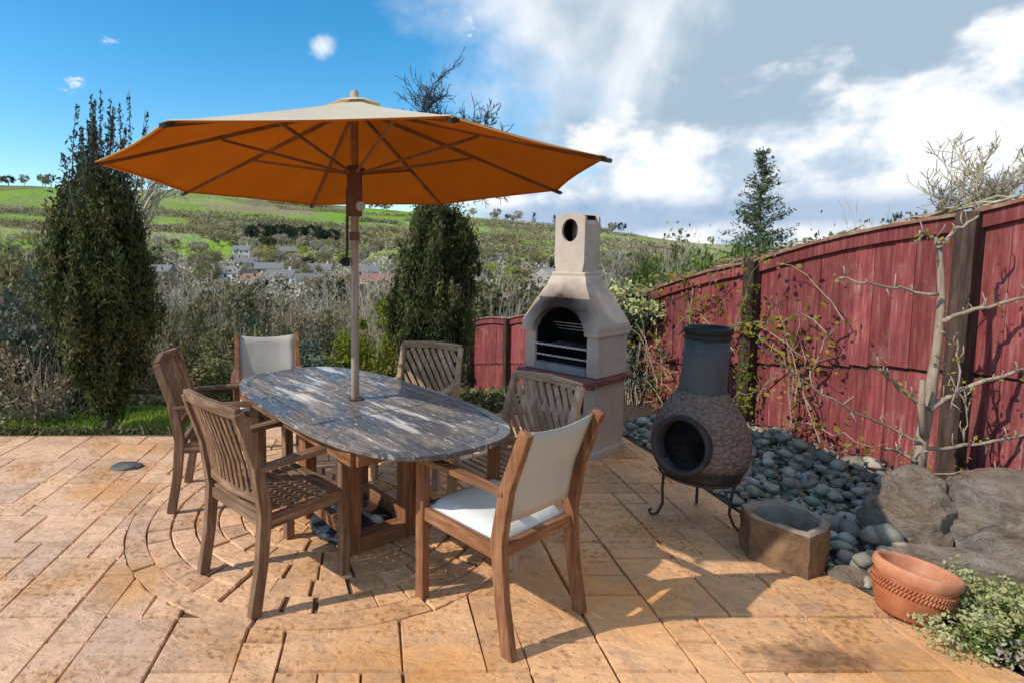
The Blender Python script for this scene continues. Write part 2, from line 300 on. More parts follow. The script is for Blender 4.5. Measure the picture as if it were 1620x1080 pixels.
    t['climb'] = m_leaf('climber_leaves', [(.14, .13, .02), (.30, .26, .05), (.40, .22, .04)], .35, scale=6)
    t['cream'] = m_leaf('cream_green_leaves', [(.20, .22, .06), (.55, .56, .24), (.76, .74, .50)], .3, scale=7)
    t['tan'] = m_simple('tan_twigs', [(.26, .21, .13), (.42, .35, .23), (.55, .48, .34)], 3)
    t['farwood'] = m_leaf('far_wood', [(.13, .12, .055), (.25, .215, .12), (.40, .34, .22)], .1, scale=.03)
    t['farpine'] = m_leaf('far_evergreen', [(.012, .025, .015), (.03, .05, .03), (.06, .085, .045)], .1, scale=.05)
    t['farlime'] = m_leaf('far_spring_trees', [(.18, .21, .04), (.34, .37, .08), (.50, .50, .18)], .1, scale=.05)
    t['farpale'] = m_leaf('far_pale_trees', [(.26, .22, .165), (.42, .37, .30), (.58, .53, .46)], .1, scale=.05)
    for nm, c in dict(wwall=(.68, .66, .62), gwall=(.42, .40, .38), pwall=(.62, .25, .21), swall=(.50, .42, .33)).items():
        t[nm] = m_simple('wall_'+nm, [tuple(x*.85 for x in c), c], 1.5, rough=.9, world=True)
    t['slate'] = m_simple('slate_roof', [(.12, .115, .115), (.25, .235, .225)], 2, rough=.6, world=True)
    t['redroof'] = m_simple('tile_roof', [(.26, .12, .09), (.36, .20, .15)], 2, rough=.8, world=True)
    t['paleroof'] = m_simple('pale_roof', [(.36, .31, .28), (.50, .44, .40)], 1.2, rough=.8, world=True)
    t['glass'] = m_simple('window_glass', [(.03, .04, .05), (.06, .07, .08)], 2, rough=.1, spec=.6, bump=0.)
mats()

# ------------------------------------------------------------------ mesh helpers
class MB:
    def __init__(s): s.v = []; s.f = []
    def add(s, vs, fs):
        o = len(s.v); s.v += [tuple(x) for x in vs]; s.f += [tuple(i+o for i in f) for f in fs]; return s
    def box(s, c, size, rz=0, m=None):
        hx, hy, hz = size[0]/2, size[1]/2, size[2]/2
        vs = [V((x, y, z)) for z in (-hz, hz) for x, y in ((-hx, -hy), (hx, -hy), (hx, hy), (-hx, hy))]
        if rz: vs = [Matrix.Rotation(rz, 3, 'Z') @ v for v in vs]
        if m is not None: vs = [m @ v for v in vs]
        c = V(c); return s.add([v+c for v in vs], [(3, 2, 1, 0), (4, 5, 6, 7), (0, 1, 5, 4), (1, 2, 6, 5), (2, 3, 7, 6), (3, 0, 4, 7)])
    def prism(s, poly, z0, z1):
        n = len(poly); vs = [(x, y, z0) for x, y in poly]+[(x, y, z1) for x, y in poly]
        return s.add(vs, [tuple(range(n-1, -1, -1)), tuple(range(n, 2*n))]+[(i, (i+1) % n, (i+1) % n+n, i+n) for i in range(n)])
    def tube(s, pts, rad, n=8, sq=None, caps=True, up=None):
        pts = [V(p) for p in pts]; k = len(pts); rad = rad if isinstance(rad, (list, tuple)) else [rad]*k
        vs = []; prev = None
        for i, p in enumerate(pts):
            d = (pts[min(i+1, k-1)]-pts[max(i-1, 0)]).normalized()
            if prev is None:
                a = V(up) if up else (V((0, 0, 1)) if abs(d.z) < .9 else V((0, 1, 0)))
            else: a = prev
            u = (a-d*a.dot(d)).normalized(); w_ = d.cross(u); prev = u
            for j in range(n):
                if sq:   # rectangular section sq=(w,h)
                    q = ((-1, -1), (1, -1), (1, 1), (-1, 1))[j]; vs.append(p+w_*q[0]*sq[0]/2*rad[i]+u*q[1]*sq[1]/2*rad[i])
                else:
                    t = 2*pi*j/n; vs.append(p+(w_*cos(t)+u*sin(t))*rad[i])
        fs = [(i*n+j, i*n+(j+1) % n, (i+1)*n+(j+1) % n, (i+1)*n+j) for i in range(k-1) for j in range(n)]
        if caps: fs += [tuple(range(n-1, -1, -1)), tuple((k-1)*n+j for j in range(n))]
        return s.add(vs, fs)
    def bar(s, a, b, w_, h, up=None): return s.tube([a, b], 1., 4, (w_, h), up=up)
    def lathe(s, prof, n=32, c=(0, 0), sx=1, sy=1):
        vs = [(c[0]+r*sx*cos(2*pi*j/n), c[1]+r*sy*sin(2*pi*j/n), z) for r, z in prof for j in range(n)]
        return s.add(vs, [(i*n+j, i*n+(j+1) % n, (i+1)*n+(j+1) % n, (i+1)*n+j) for i in range(len(prof)-1) for j in range(n)])
    def mesh(s, name, mat, smooth=False):
        me = bpy.data.meshes.new(name); me.from_pydata(s.v, [], s.f); me.update()
        for m in (mat if isinstance(mat, (list, tuple)) else [mat]): me.materials.append(m)
        if smooth: me.polygons.foreach_set('use_smooth', [True]*len(me.polygons))
        return me
    def build(s, name, mat, parent=None, smooth=False, bevel=0, loc=None):
        o = bpy.data.objects.new(name, s.mesh(name, mat, smooth)); C.objects.link(o)
        if parent: o.parent = parent
        if loc: o.location = loc
        if bevel:
            b = o.modifiers.new('bevel', 'BEVEL'); b.width = bevel; b.segments = 2; b.limit_method = 'ANGLE'; b.angle_limit = R(40)
        return o
def tag(o, label=None, cat=None, group=None, kind=None):
    for k, v in (('label', label), ('category', cat), ('group', group), ('kind', kind)):
        if v: o[k] = v
    return o
def thing(name, label, cat, loc=(0, 0, 0), rz=0, group=None):
    o = bpy.data.objects.new(name, None); C.objects.link(o); o.location = loc; o.rotation_euler = (0, 0, rz); o.empty_display_size = .2
    return tag(o, label, cat, group)
def copytree(o, parent=None):
    c = o.copy(); C.objects.link(c); c.parent = parent
    for ch in list(o.children): copytree(ch, c)
    return c
def pydata(name, verts, faces, mat, parent=None):
    me = bpy.data.meshes.new(name); k = faces.shape[1]
    me.vertices.add(len(verts)); me.vertices.foreach_set('co', verts.astype(np.float32).ravel())
    me.loops.add(faces.size); me.loops.foreach_set('vertex_index', faces.astype(np.int32).ravel())
    me.polygons.add(len(faces)); me.polygons.foreach_set('loop_start', np.arange(0, faces.size, k, dtype=np.int32)); me.polygons.foreach_set('loop_total', np.full(len(faces), k, dtype=np.int32))
    me.update(calc_edges=True); me.materials.append(mat)
    o = bpy.data.objects.new(name, me); C.objects.link(o)
    if parent: o.parent = parent
    return o
def leaves(name, P, size, mat, parent=None, aspect=1.8, up=0., rng=RNG):
    """one small kinked leaf-like quad per point; up pulls the long axis upright"""
    n = len(P); d = rng.normal(size=(n, 3)); d[:, 2] += up; d /= np.linalg.norm(d, axis=1)[:, None]
    q = rng.normal(size=(n, 3)); q -= (q*d).sum(1)[:, None]*d; q /= np.linalg.norm(q, axis=1)[:, None]
    s = size*rng.uniform(.55, 1.35, n)[:, None]
    a = P-d*s*aspect/2; b = P+d*s*aspect/2; c = P+q*s*.5; e = P-q*s*.5
    vs = np.stack([a, c, b, e], 1).reshape(-1, 3); fs = np.arange(4*n).reshape(n, 4)
    return pydata(name, vs, fs, mat, parent)
def clumps(n, nc, shape, spread, rng=RNG):
    """n points in nc clumps whose centres come from shape(k)"""
    cs = shape(nc); i = rng.integers(0, nc, n); return cs[i]+rng.normal(size=(n, 3))*np.asarray(spread)*rng.uniform(.5, 1.3, nc)[i][:, None]
def twigs(name, n, mat, parent, base, top, r0=.012, seg=4, spreadb=.1, curve=.12, rng=RNG, sides=3):
    """n thin arching stems from near base to points given by top(k)"""
    T = top(n); B = base+rng.normal(size=(n, 3))*np.array([spreadb, spreadb, 0]); m = MB()
    for i in range(n):
        mid = (B[i]+T[i])/2+rng.normal(size=3)*curve*np.linalg.norm(T[i]-B[i]); r = r0*rng.uniform(.6, 1.2)
        pts = [tuple((1-t)**2*B[i]+2*t*(1-t)*mid+t*t*T[i]) for t in np.linspace(0, 1, seg)]
        m.tube(pts, [r*(1-.8*t) for t in np.linspace(0, 1, seg)], sides, caps=False)
    return m.build(name, mat, parent)
def branch(m, p, d, length, r, depth, rng, spread=.6, up=.12, segs=3, nb=(2, 4), minr=.002, sides=4, shrink=.68):
    pts = [p]; q = V(p); dd = V(d)
    for i in range(segs):
        dd = (dd+V(rng.normal(size=3)*.16)+V((0, 0, up*.5))).normalized(); q = q+dd*length/segs; pts.append(q.copy())
    m.tube(pts, [max(minr, r*(1-.5*i/segs)) for i in range(segs+1)], sides if depth > 1 else 3, caps=False)
    if depth == 0: return
    for k in range(rng.integers(*nb)):
        t = rng.integers(1, segs+1); nd = (dd+V(rng.normal(size=3))*spread+V((0, 0, up))).normalized()
        branch(m, pts[t], nd, length*shrink*rng.uniform(.7, 1.15), max(minr, r*.55), depth-1, rng, spread, up, segs, nb, minr, sides, shrink)

# ------------------------------------------------------------------ terrain
PY = [-4000, 4.9, 6, 8, 10, 12, 20, 40, 80, 150, 250, 350, 500, 700, 900, 1100, 4000]
PZ = [-.14, -.14, -.2, -.6, -1.1, -1.8, -4.2, -9, -15, -16, -10, 0, 24, 60, 109, 112, 60]
def th(x, y):
    z = float(np.interp(y, PY, PZ))
    if y > 150:
        t = x/y; e = np.interp(t, [-1, -.667, -.37, -.1, .2, .44, .55, .67, 1.2], [.13, .119, .110, .092, .070, .052, .036, .030, .028])
        k = min(1, (y-150)/200); z = z*(1-k)+(z+16)*k*(e/.119)**1.12-16*k
        z += 5*k*noise.noise(V((x*.004, y*.004, 0)))+1.5*k*noise.noise(V((x*.02, y*.02, 3)))
    if y > 10: z += .3*min(1, (y-10)/30)*noise.noise(V((x*.1, y*.1, 1)))*3
    if y < 10 and x > 3.0: z += min(.25, (x-3.)*.3)*max(0, 1-abs(y-2)/4)*.6
    return z
def build_terrain():
    rr = [0, 1, 2, 3, 3.8]+[4.5*1.055**i for i in range(125)]; rr = [r for r in rr if r < 3600]+[3600]; na = 220
    vs = []; fs = []
    for r in rr:
        for j in range(na):
            a = 2*pi*j/na; x, y = r*sin(a), r*cos(a)+.001; vs.append((x, y, th(x, y)))
    for i in range(len(rr)-1):
        for j in range(na): fs.append((i*na+j, i*na+(j+1) % na, (i+1)*na+(j+1) % na, (i+1)*na+j)[::-1])
    o = MB().add(vs, fs).build('terrain', MAT['terrain'], smooth=True); o['kind'] = 'structure'
build_terrain()

# ------------------------------------------------------------------ patio
PC = V((-.31, 3.38)); PR = 1.15
def edge_x(y): return float(np.interp(y, [-2, 1.0, 1.985, 2.2, 2.68, 3.5, 4.13, 4.8], [2.8, 2.58, 2.385, 2.33, 2.2, 2.17, 2.14, 2.08]))
def clip(poly, n, d):   # keep n.p <= d
    out = []
    for i in range(len(poly)):
        a, b = poly[i], poly[(i+1) % len(poly)]; da = n[0]*a[0]+n[1]*a[1]-d; db = n[0]*b[0]+n[1]*b[1]-d
        if da <= 0: out.append(a)
        if da*db < 0: t = da/(da-db); out.append((a[0]+(b[0]-a[0])*t, a[1]+(b[1]-a[1])*t))
    return out
YF = 4.74
ppoly = [(-8, -2.5), (2.8, -2.5)]+[(edge_x(y), y) for y in (1.0, 1.985, 2.2, 2.68, 3.5, 4.13)]+[(2.08, 4.8), (2.0, 5.3), (.9, 5.5), (-.6, 5.1), (-1.7, 4.82), (-8, YF)]
base = MB().prism(ppoly, -.16, -.014).build('patio', MAT['joint']); base['kind'] = 'structure'
def piece(name, poly, gap=.006, z=0., mat=None, jit=.003, par=base):
    cx = sum(p[0] for p in poly)/len(poly); cy = sum(p[1] for p in poly)/len(poly); out = []; inn = []
    n = len(poly)
    for i, (x, y) in enumerate(poly):
        d = hypot(x-cx, y-cy)+1e-6; k = 1-gap/d*1.3; k2 = 1-(gap+.005)/d*1.3
        jx, jy = random.uniform(-jit, jit), random.uniform(-jit, jit)
        out.append((cx+(x-cx)*k+jx, cy+(y-cy)*k+jy, z-.0135)); inn.append((cx+(x-cx)*k2+jx, cy+(y-cy)*k2+jy, z+random.uniform(-.0012, .0012)))
    m = MB(); m.add(out+inn, [tuple(range(n, 2*n))]+[(i, (i+1) % n, (i+1) % n+n, i+n) for i in range(n)])
    return m.build(name, mat or MAT['patio'], par)
def area(p): return .5*abs(sum(p[i][0]*p[(i+1) % len(p)][1]-p[(i+1) % len(p)][0]*p[i][1] for i in range(len(p))))
def cut_circle(poly, c, r):
    B = []
    for i in range(len(poly)):
        a, b = V(poly[i]), V(poly[(i+1) % len(poly)]); k = max(2, int((b-a).length/.02)); B += [a+(b-a)*j/k for j in range(k)]
    ins = [(p-c).length < r for p in B]
    if not any(ins): return poly
    if all(ins): return None
    n = len(B); s = [i for i in range(n) if not ins[i] and ins[(i+1) % n]]
    if len(s) != 1: return None
    s = s[0]; e = s+1
    while ins[e % n]: e += 1
    # walk outside part from e back to s, then the arc from s to e at radius r
    a0 = atan2(*(B[s]-c).yx); a1 = atan2(*(B[e % n]-c).yx); d = (a1-a0+pi) % (2*pi)-pi
    arc = [c+V((cos(a0+d*t/6), sin(a0+d*t/6)))*r for t in range(0, 7)]
    i = e % n; outp = []; corner = {tuple(round(v, 5) for v in p) for p in poly}
    while True:
        p = B[i]
        if tuple(round(v, 5) for v in p) in corner: outp.append(tuple(p))
        if i == s: break
        i = (i+1) % n
    return outp+[tuple(p) for p in arc]
def patio_pieces():
    # random ashlar: rectangles of 1-3 modules packed on a grid
    rng = random.Random(4); u = .158; X0, Y0 = -5.6, .42; nx, ny = 52, 31; G = [[False]*nx for _ in range(ny)]; far = MB(); cnt = 0
    sizes = [(3, 2), (2, 3), (2, 2), (2, 1), (1, 2), (3, 3), (2, 2), (3, 1), (1, 3), (2, 3), (1, 1)]
    for j in range(ny):
        for i in range(nx):
            if G[j][i]: continue
            opts = sizes[:]; rng.shuffle(opts); opts.append((1, 1))
            for a_, b_ in opts:
                if (a_, b_) == (1, 1) and rng.random() < .6 and opts[-1] != (1, 1): continue
                if i+a_ <= nx and j+b_ <= ny and not any(G[j+q][i+p] for q in range(b_) for p in range(a_)): break
            for q in range(b_):
                for p in range(a_): G[j+q][i+p] = True
            x0, y0, x1, y1 = X0+i*u, Y0+j*u, X0+(i+a_)*u, Y0+(j+b_)*u; p = [(x0, y0), (x1, y0), (x1, y1), (x0, y1)]
            p = clip(p, (0, 1), YF-.01) if x0 < -1.7 else clip(p, (0, 1), 5.0)
            if len(p) > 2: ym = (y0+y1)/2; sl = (edge_x(ym+.2)-edge_x(ym-.2))/.4; p = clip(p, (1, -sl), edge_x(ym)-sl*ym-.015)
            if len(p) < 3 or area(p) < .003: continue
            p = cut_circle(p, PC, PR)
            if not p or area(p) < .003: continue
            vis = y1 > 1.9 and x1 > -.74*y1-.1
            if vis and cnt < 300: piece('paving_slab', p, gap=.0038); cnt += 1
            else:
                o_ = piece('far_slabs', p, gap=.0038); far.add([v.co for v in o_.data.vertices], [tuple(f.vertices) for f in o_.data.polygons]); me = o_.data; bpy.data.objects.remove(o_); bpy.data.meshes.remove(me)
    o_ = far.build('outer_paving_slabs', MAT['patio'], base); o_['kind'] = 'stuff'
    rng = random.Random(9); radii = [1.15, 1.04, .91, .78, .65, .52, .39, .26, .13]
    for k in range(len(radii)-1):
        ro, ri = radii[k], radii[k+1]; L0 = .75 if k == 0 else rng.uniform(.12, .19); n = max(5, int(2*pi*ro/L0)); ph = rng.random()
        for j in range(n):
            a0 = 2*pi*(j+ph)/n+(rng.uniform(-.02, .02) if k else 0); a1 = 2*pi*(j+1+ph)/n; s = 7 if k == 0 else 3
            p = [(PC.x+ro*cos(a0+(a1-a0)*t/s), PC.y+ro*sin(a0+(a1-a0)*t/s)) for t in range(s+1)]+[(PC.x+ri*cos(a1-(a1-a0)*t/s), PC.y+ri*sin(a1-(a1-a0)*t/s)) for t in range(s+1)]
            # small setts, worn
            o = piece('paving_sett', p, gap=.0036, z=-.001, jit=.0 if k == 0 else .002)
    piece('paving_sett', [(PC.x+.13*cos(t*pi/5), PC.y+.13*sin(t*pi/5)) for t in range(10)])
    return cnt
patio_pieces()
# soil edge and lawn strips
o = MB().prism([(2.85, -2.5), (9, -2.5), (9, 6.5), (3.6, 6.5), (2.0, 6.5), (1.2, 5.6), (2.0, 5.32), (2.1, 4.8)]+[(edge_x(y)+.01, y) for y in (4.13, 3.5, 2.68, 2.2, 1.985, 1.0)], -.4, -.03).build('soil_bed', MAT['soil']); o['kind'] = 'structure'
o = MB().prism([(-9, YF+.02), (-1.7, 4.84), (-.6, 5.12), (.9, 5.52), (.95, 5.9), (-.6, 5.9), (-2, 5.9), (-9, 5.7)], -.4, -.05).build('lawn', MAT['turf']); o['kind'] = 'structure'
n = 26000; gx = RNG.uniform(-6.5, .9, n); gy = np.interp(gx, [-9, -1.7, -.6, .9], [YF+.05, 4.87, 5.16, 5.55])+RNG.random(n)**1.2*.9
P = np.stack([gx, gy, np.full(n, -.03)], 1)
o = leaves('grass', P, .012, MAT['grass'], aspect=4.5, up=2.6); o['kind'] = 'stuff'; tag(o, 'short bright grass strip behind the back edge of the patio', 'grass')
# dead leaves and tufts where the patio ends
n = 3500; gx = RNG.uniform(-6.5, 0.6, n); gy = np.interp(gx, [-9, -1.7, -.6, .9], [YF+.04, 4.87, 5.16, 5.55])+RNG.normal(size=n)*.03
o = leaves('edge_tufts', np.stack([gx, gy, np.abs(RNG.normal(size=n))*.025-.01], 1), .018, MAT['olive'], aspect=3, up=1); o['kind'] = 'stuff'; tag(o, 'low brownish tufts growing along the back edge of the patio', 'ground cover')

# ------------------------------------------------------------------ table
TA = V((.55, -.835)).normalized(); T0 = V((-.136, 3.163))
def table():
    t = thing('garden_table', 'large weathered grey extending garden table with rounded ends under the parasol', 'table', (T0.x, T0.y, 0), atan2(TA.y, TA.x))
    A, B, nn = .975, .50, 3.0
    def hw(y): return A*(1-min(1, abs(y)/B)**nn)**(1/nn)
    top, th_ = .73, .024; rows = 13; rim = .052; m = MB()
    # rim board following the outline (four arcs)
    def outl(k, s=1.): 
        a = 2*pi*k; ca, sa = cos(a), sin(a); r = (abs(ca)**nn+abs(sa)**nn)**(-1/nn); return V((A*r*ca, B*r*sa))
    for seg in range(6):
        m = MB(); ks = 10; pts = [outl((seg+i/ks)/6) for i in range(ks+1)]; inn = []
        for i, p in enumerate(pts): q = p.copy(); q.x -= rim*(p.x/A)*1.; q.y -= rim*(p.y/B)*1.; inn.append(q)
        n = ks+1; vs = [(*p, top) for p in pts]+[(*p, top) for p in inn]+[(*p, top-.024) for p in pts]+[(*p, top-.024) for p in inn]
        fs = []
        for i in range(ks): fs += [(i, i+1, n+i+1, n+i), (2*n+i+1, 2*n+i, 3*n+i, 3*n+i+1), (i+1, i, 2*n+i, 2*n+i+1), (n+i, n+i+1, 3*n+i+1, 3*n+i)]
        fs += [(0, n, 3*n, 2*n), (ks, 2*n+ks, 3*n+ks, n+ks)]
        m.add(vs, [f[::-1] for f in fs]).build('rim_board', MAT['table'], t, bevel=.004)
    bounds = [-A, -.30, .30, A]; wdt = 2*(B-rim)/rows
    for s in range(3):
        for r_ in range(rows):
            y0 = -B+rim+r_*wdt+.0035; y1 = y0+wdt-.007
            lf = []; rg = []
            for q_ in np.linspace(0, 1, 9):
                yy = y0+(y1-y0)*q_; yc = abs(yy/(1-rim/B)); f = hw(yc)*(1-rim/A)-.004 if yc < B else 0
                l, r2 = max(bounds[s]+(.004 if s else 0), -f), min(bounds[s+1]-(.004 if s < 2 else 0), f)
                if r2-l > .004: lf.append((l, yy)); rg.append((r2, yy))
            if len(lf) < 2: continue
            p = rg+lf[::-1]; dz = random.uniform(-.003, 0)
            MB().prism(p, top-th_+dz, top-.001+dz).build('tabletop_slat', MAT['table'], t, bevel=.003)
    tk = teak
    for sx in (-1, 1):
        for sy in (-1, 1): MB().box((sx*.25, sy*.18, .35), (.095, .075, .70)).build('leg', tk['z'], t, bevel=.006)
        MB().box((sx*.25, 0, .045), (.09, .285, .075)).build('foot_rail', tk['y'], t, bevel=.006)
        MB().box((sx*.25, 0, .668), (.07, .82, .055)).build('bearer', tk['y'], t, bevel=.004)
    for sy in (-1, 1):
        MB().box((0, sy*.18, .10), (.403, .05, .07)).build('stretcher', tk['x'], t, bevel=.005)
        MB().box((0, sy*.42, .668), (1.35, .022, .06)).build('apron', tk['x'], t, bevel=.003)
    for sx in (-1, 1): MB().box((sx*.686, 0, .668), (.022, .81, .06)).build('apron', tk['y'], t, bevel=.003)
    MB().lathe([(.030, .735), (.045, .737), (.045, .732)], 20).build('pole_collar', MAT['umbdark'], t)
table()

# ------------------------------------------------------------------ chairs
def chair(kind, label, pos, face, group, tk, sc=1.):
    t = thing('garden_armchair', label, 'chair', (pos[0], pos[1], 0), atan2(-face[0], face[1]), group)
    W = .235; t.scale = (sc, sc, sc)
    for s in (-1, 1):
        MB().tube([(s*W, .225, 0), (s*W, .225, .30), (s*W, .222, .63)], 1, 4, (.042, .05), up=(0, 1, 0)).build('front_leg', tk['z'], t, bevel=.004)
        MB().tube([(s*W, -.275, 0), (s*W, -.235, .22), (s*W, -.215, .44), (s*W, -.25, .66), (s*W, -.335, .90)], [1, 1, 1.1, 1, .9], 4, (.038, .052), up=(0, 1, 0)).build('back_leg', tk['z'], t, bevel=.004)
        MB().tube([(s*(W+.004), .285, .642), (s*(W+.008), .14, .652), (s*(W+.008), -.05, .648), (s*(W+.004), -.245, .642)], [1.12, 1.1, 1, .8], 4, (.055, .024), up=(0, 0, 1)).build('armrest', tk['y'], t, bevel=.005)
        MB().bar((s*W, .20, .40), (s*W, -.20, .395), .026, .06).build('side_rail', tk['y'], t, bevel=.003)
    MB().bar((-.214, .225, .40), (.214, .225, .40), .026, .06).build('front_rail', tk['x'], t, bevel=.003)
    MB().bar((-.216, -.218, .40), (.216, -.218, .40), .026, .05).build('back_rail', tk['x'], t, bevel=.003)
    def bk(z, off=0): # point on the back curve
        y = np.interp(z, [.44, .66, .90], [-.215, -.25, -.335]); return y+off
    if kind == 'fabric':
        m = MB(); nx, nz = 9, 9; vs = []
        for side in (0, 1):
            for i in range(nz):
                for j in range(nx):
                    u = j/(nx-1)*2-1; v_ = i/(nz-1); z = .50+.375*v_+(.02*(abs(u)**2)*(v_ > .9)); sag = -.028*(1-u*u)*(.4+.6*sin(pi*v_))
                    vs.append((u*.222, bk(z)+sag-.004*side+.014, z))
        fs = []; k = nx*nz
        for i in range(nz-1):
            for j in range(nx-1):
                a = i*nx+j; fs += [(a, a+1, a+nx+1, a+nx), (k+a+nx, k+a+nx+1, k+a+1, k+a)]
        ring = [j for j in range(nx)]+[i*nx+nx-1 for i in range(1, nz)]+[(nz-1)*nx+j for j in range(nx-2, -1, -1)]+[i*nx for i in range(nz-2, 0, -1)]
        for i in range(len(ring)): a, b = ring[i], ring[(i+1) % len(ring)]; fs.append((b, a, a+k, b+k))
        m.add(vs, fs).build('backrest', MAT['fabric'], t, smooth=True)
        m = MB(); n = 12; vs = []
        for side in (0, 1):
            for i in range(n):
                for j in range(n):
                    u, v_ = j/(n-1)*2-1, i/(n-1)*2-1; e = (1-u**8)*(1-v_**8); z = .432+(.036*e**.4+.004*noise.noise(V((u*2, v_*2, 1)))*e if side == 0 else -.012)
                    vs.append((u*.215, v_*.205+.006, z))
        k = n*n; fs = []
        for i in range(n-1):
            for j in range(n-1): a = i*n+j; fs += [(a, a+1, a+n+1, a+n), (k+a+n, k+a+n+1, k+a+1, k+a)]
        ring = [j for j in range(n)]+[i*n+n-1 for i in range(1, n)]+[(n-1)*n+j for j in range(n-2, -1, -1)]+[i*n for i in range(n-2, 0, -1)]
        for i in range(len(ring)): a, b = ring[i], ring[(i+1) % len(ring)]; fs.append((b, a, a+k, b+k))
        m.add(vs, fs).build('cushion', MAT['cushion'], t, smooth=True)
    else:
        MB().tube([(-.24, bk(.895), .895), (0, bk(.9)-.03, .905), (.24, bk(.895), .895)], 1, 4, (.05, .032), up=(0, 1, 0)).build('top_rail', tk['x'], t, bevel=.006)
        MB().tube([(-.216, bk(.50), .50), (0, bk(.5)-.025, .50), (.216, bk(.50), .50)], 1, 4, (.045, .022), up=(0, 1, 0)).build('lower_rail', tk['x'], t, bevel=.004)
        if kind == 'diag':
            k = 9
            for i in range(k+4):
                c0 = -.214+(i-3.2)*.055; a = max(-.208, c0); dz = .365; wd = .22
                x0, x1 = c0, c0+wd; z0, z1 = .875, .52
                if x0 < -.208: z0 -= (z0-z1)*((-.208-x0)/wd); x0 = -.208
                if x1 > .208: z1 += (z0-z1)*((x1-.208)/(x1-x0)) if x1 > x0 else 0; x1 = .208
                if z0-z1 < .05 or x1 <= x0: continue
                pts = []
                for q in np.linspace(0, 1, 4):
                    x = x0+(x1-x0)*q; z = z0+(z1-z0)*q; pts.append((-x, bk(z)-.026*(1-(x/.22)**2), z))
                MB().tube(pts, 1, 4, (.032, .010), up=(0, 1, 0)).build('back_slat', tk['z'], t)
        else:
            k = 11
            for i in range(k):
                x = -.19+.38*i/(k-1); MB().tube([(x, bk(z)-.026*(1-(x/.22)**2), z) for z in (.518, .64, .76, .885)], 1, 4, (.024, .009), up=(0, 1, 0)).build('back_slat', tk['z'], t)
        for i in range(8):
            y = .205-.405*i/7; MB().tube([(-.215, y, .436), (0, y, .424), (.215, y, .436)], 1, 4, (.042, .014), up=(0, 0, 1)).build('seat_slat', tk['x'], t, bevel=.003)
    return t
paleteak = {a: wood('pale_teak_'+a, (.42, .28, .18), (.22, .13, .08), (.60, .46, .33), a) for a in 'xyz'}
G1 = 'white canvas armchairs at the garden table'; G2 = 'slatted wooden armchairs at the garden table'
chair('fabric', 'white canvas armchair with seat cushion, nearest the camera at the right front end of table', (.517, 2.427), (-.61, .79), G1, teak)
chair('fabric', 'white canvas armchair at the far left end of table, facing the camera', (-.83, 4.22), (.22, -.97), G1, teak)
chair('slat', 'brown slatted wooden armchair nearest the camera on the left side of table', (-.497, 2.674), (.73, .69), G2, greyteak)
chair('slat', 'brown slatted wooden armchair seen side on at the far left of the table', (-1.0, 3.56), (1, .12), G2, greyteak)
chair('diag', 'slatted wooden armchair in front of the right dark juniper, its striped back facing the camera', (.26, 3.93), (-.42, -.9), G2, paleteak, .955)
chair('diag', 'slatted wooden armchair in front of the masonry barbecue, its back showing slanting stripes', (.70, 2.99), (-.8, -.6), G2, paleteak, .93)

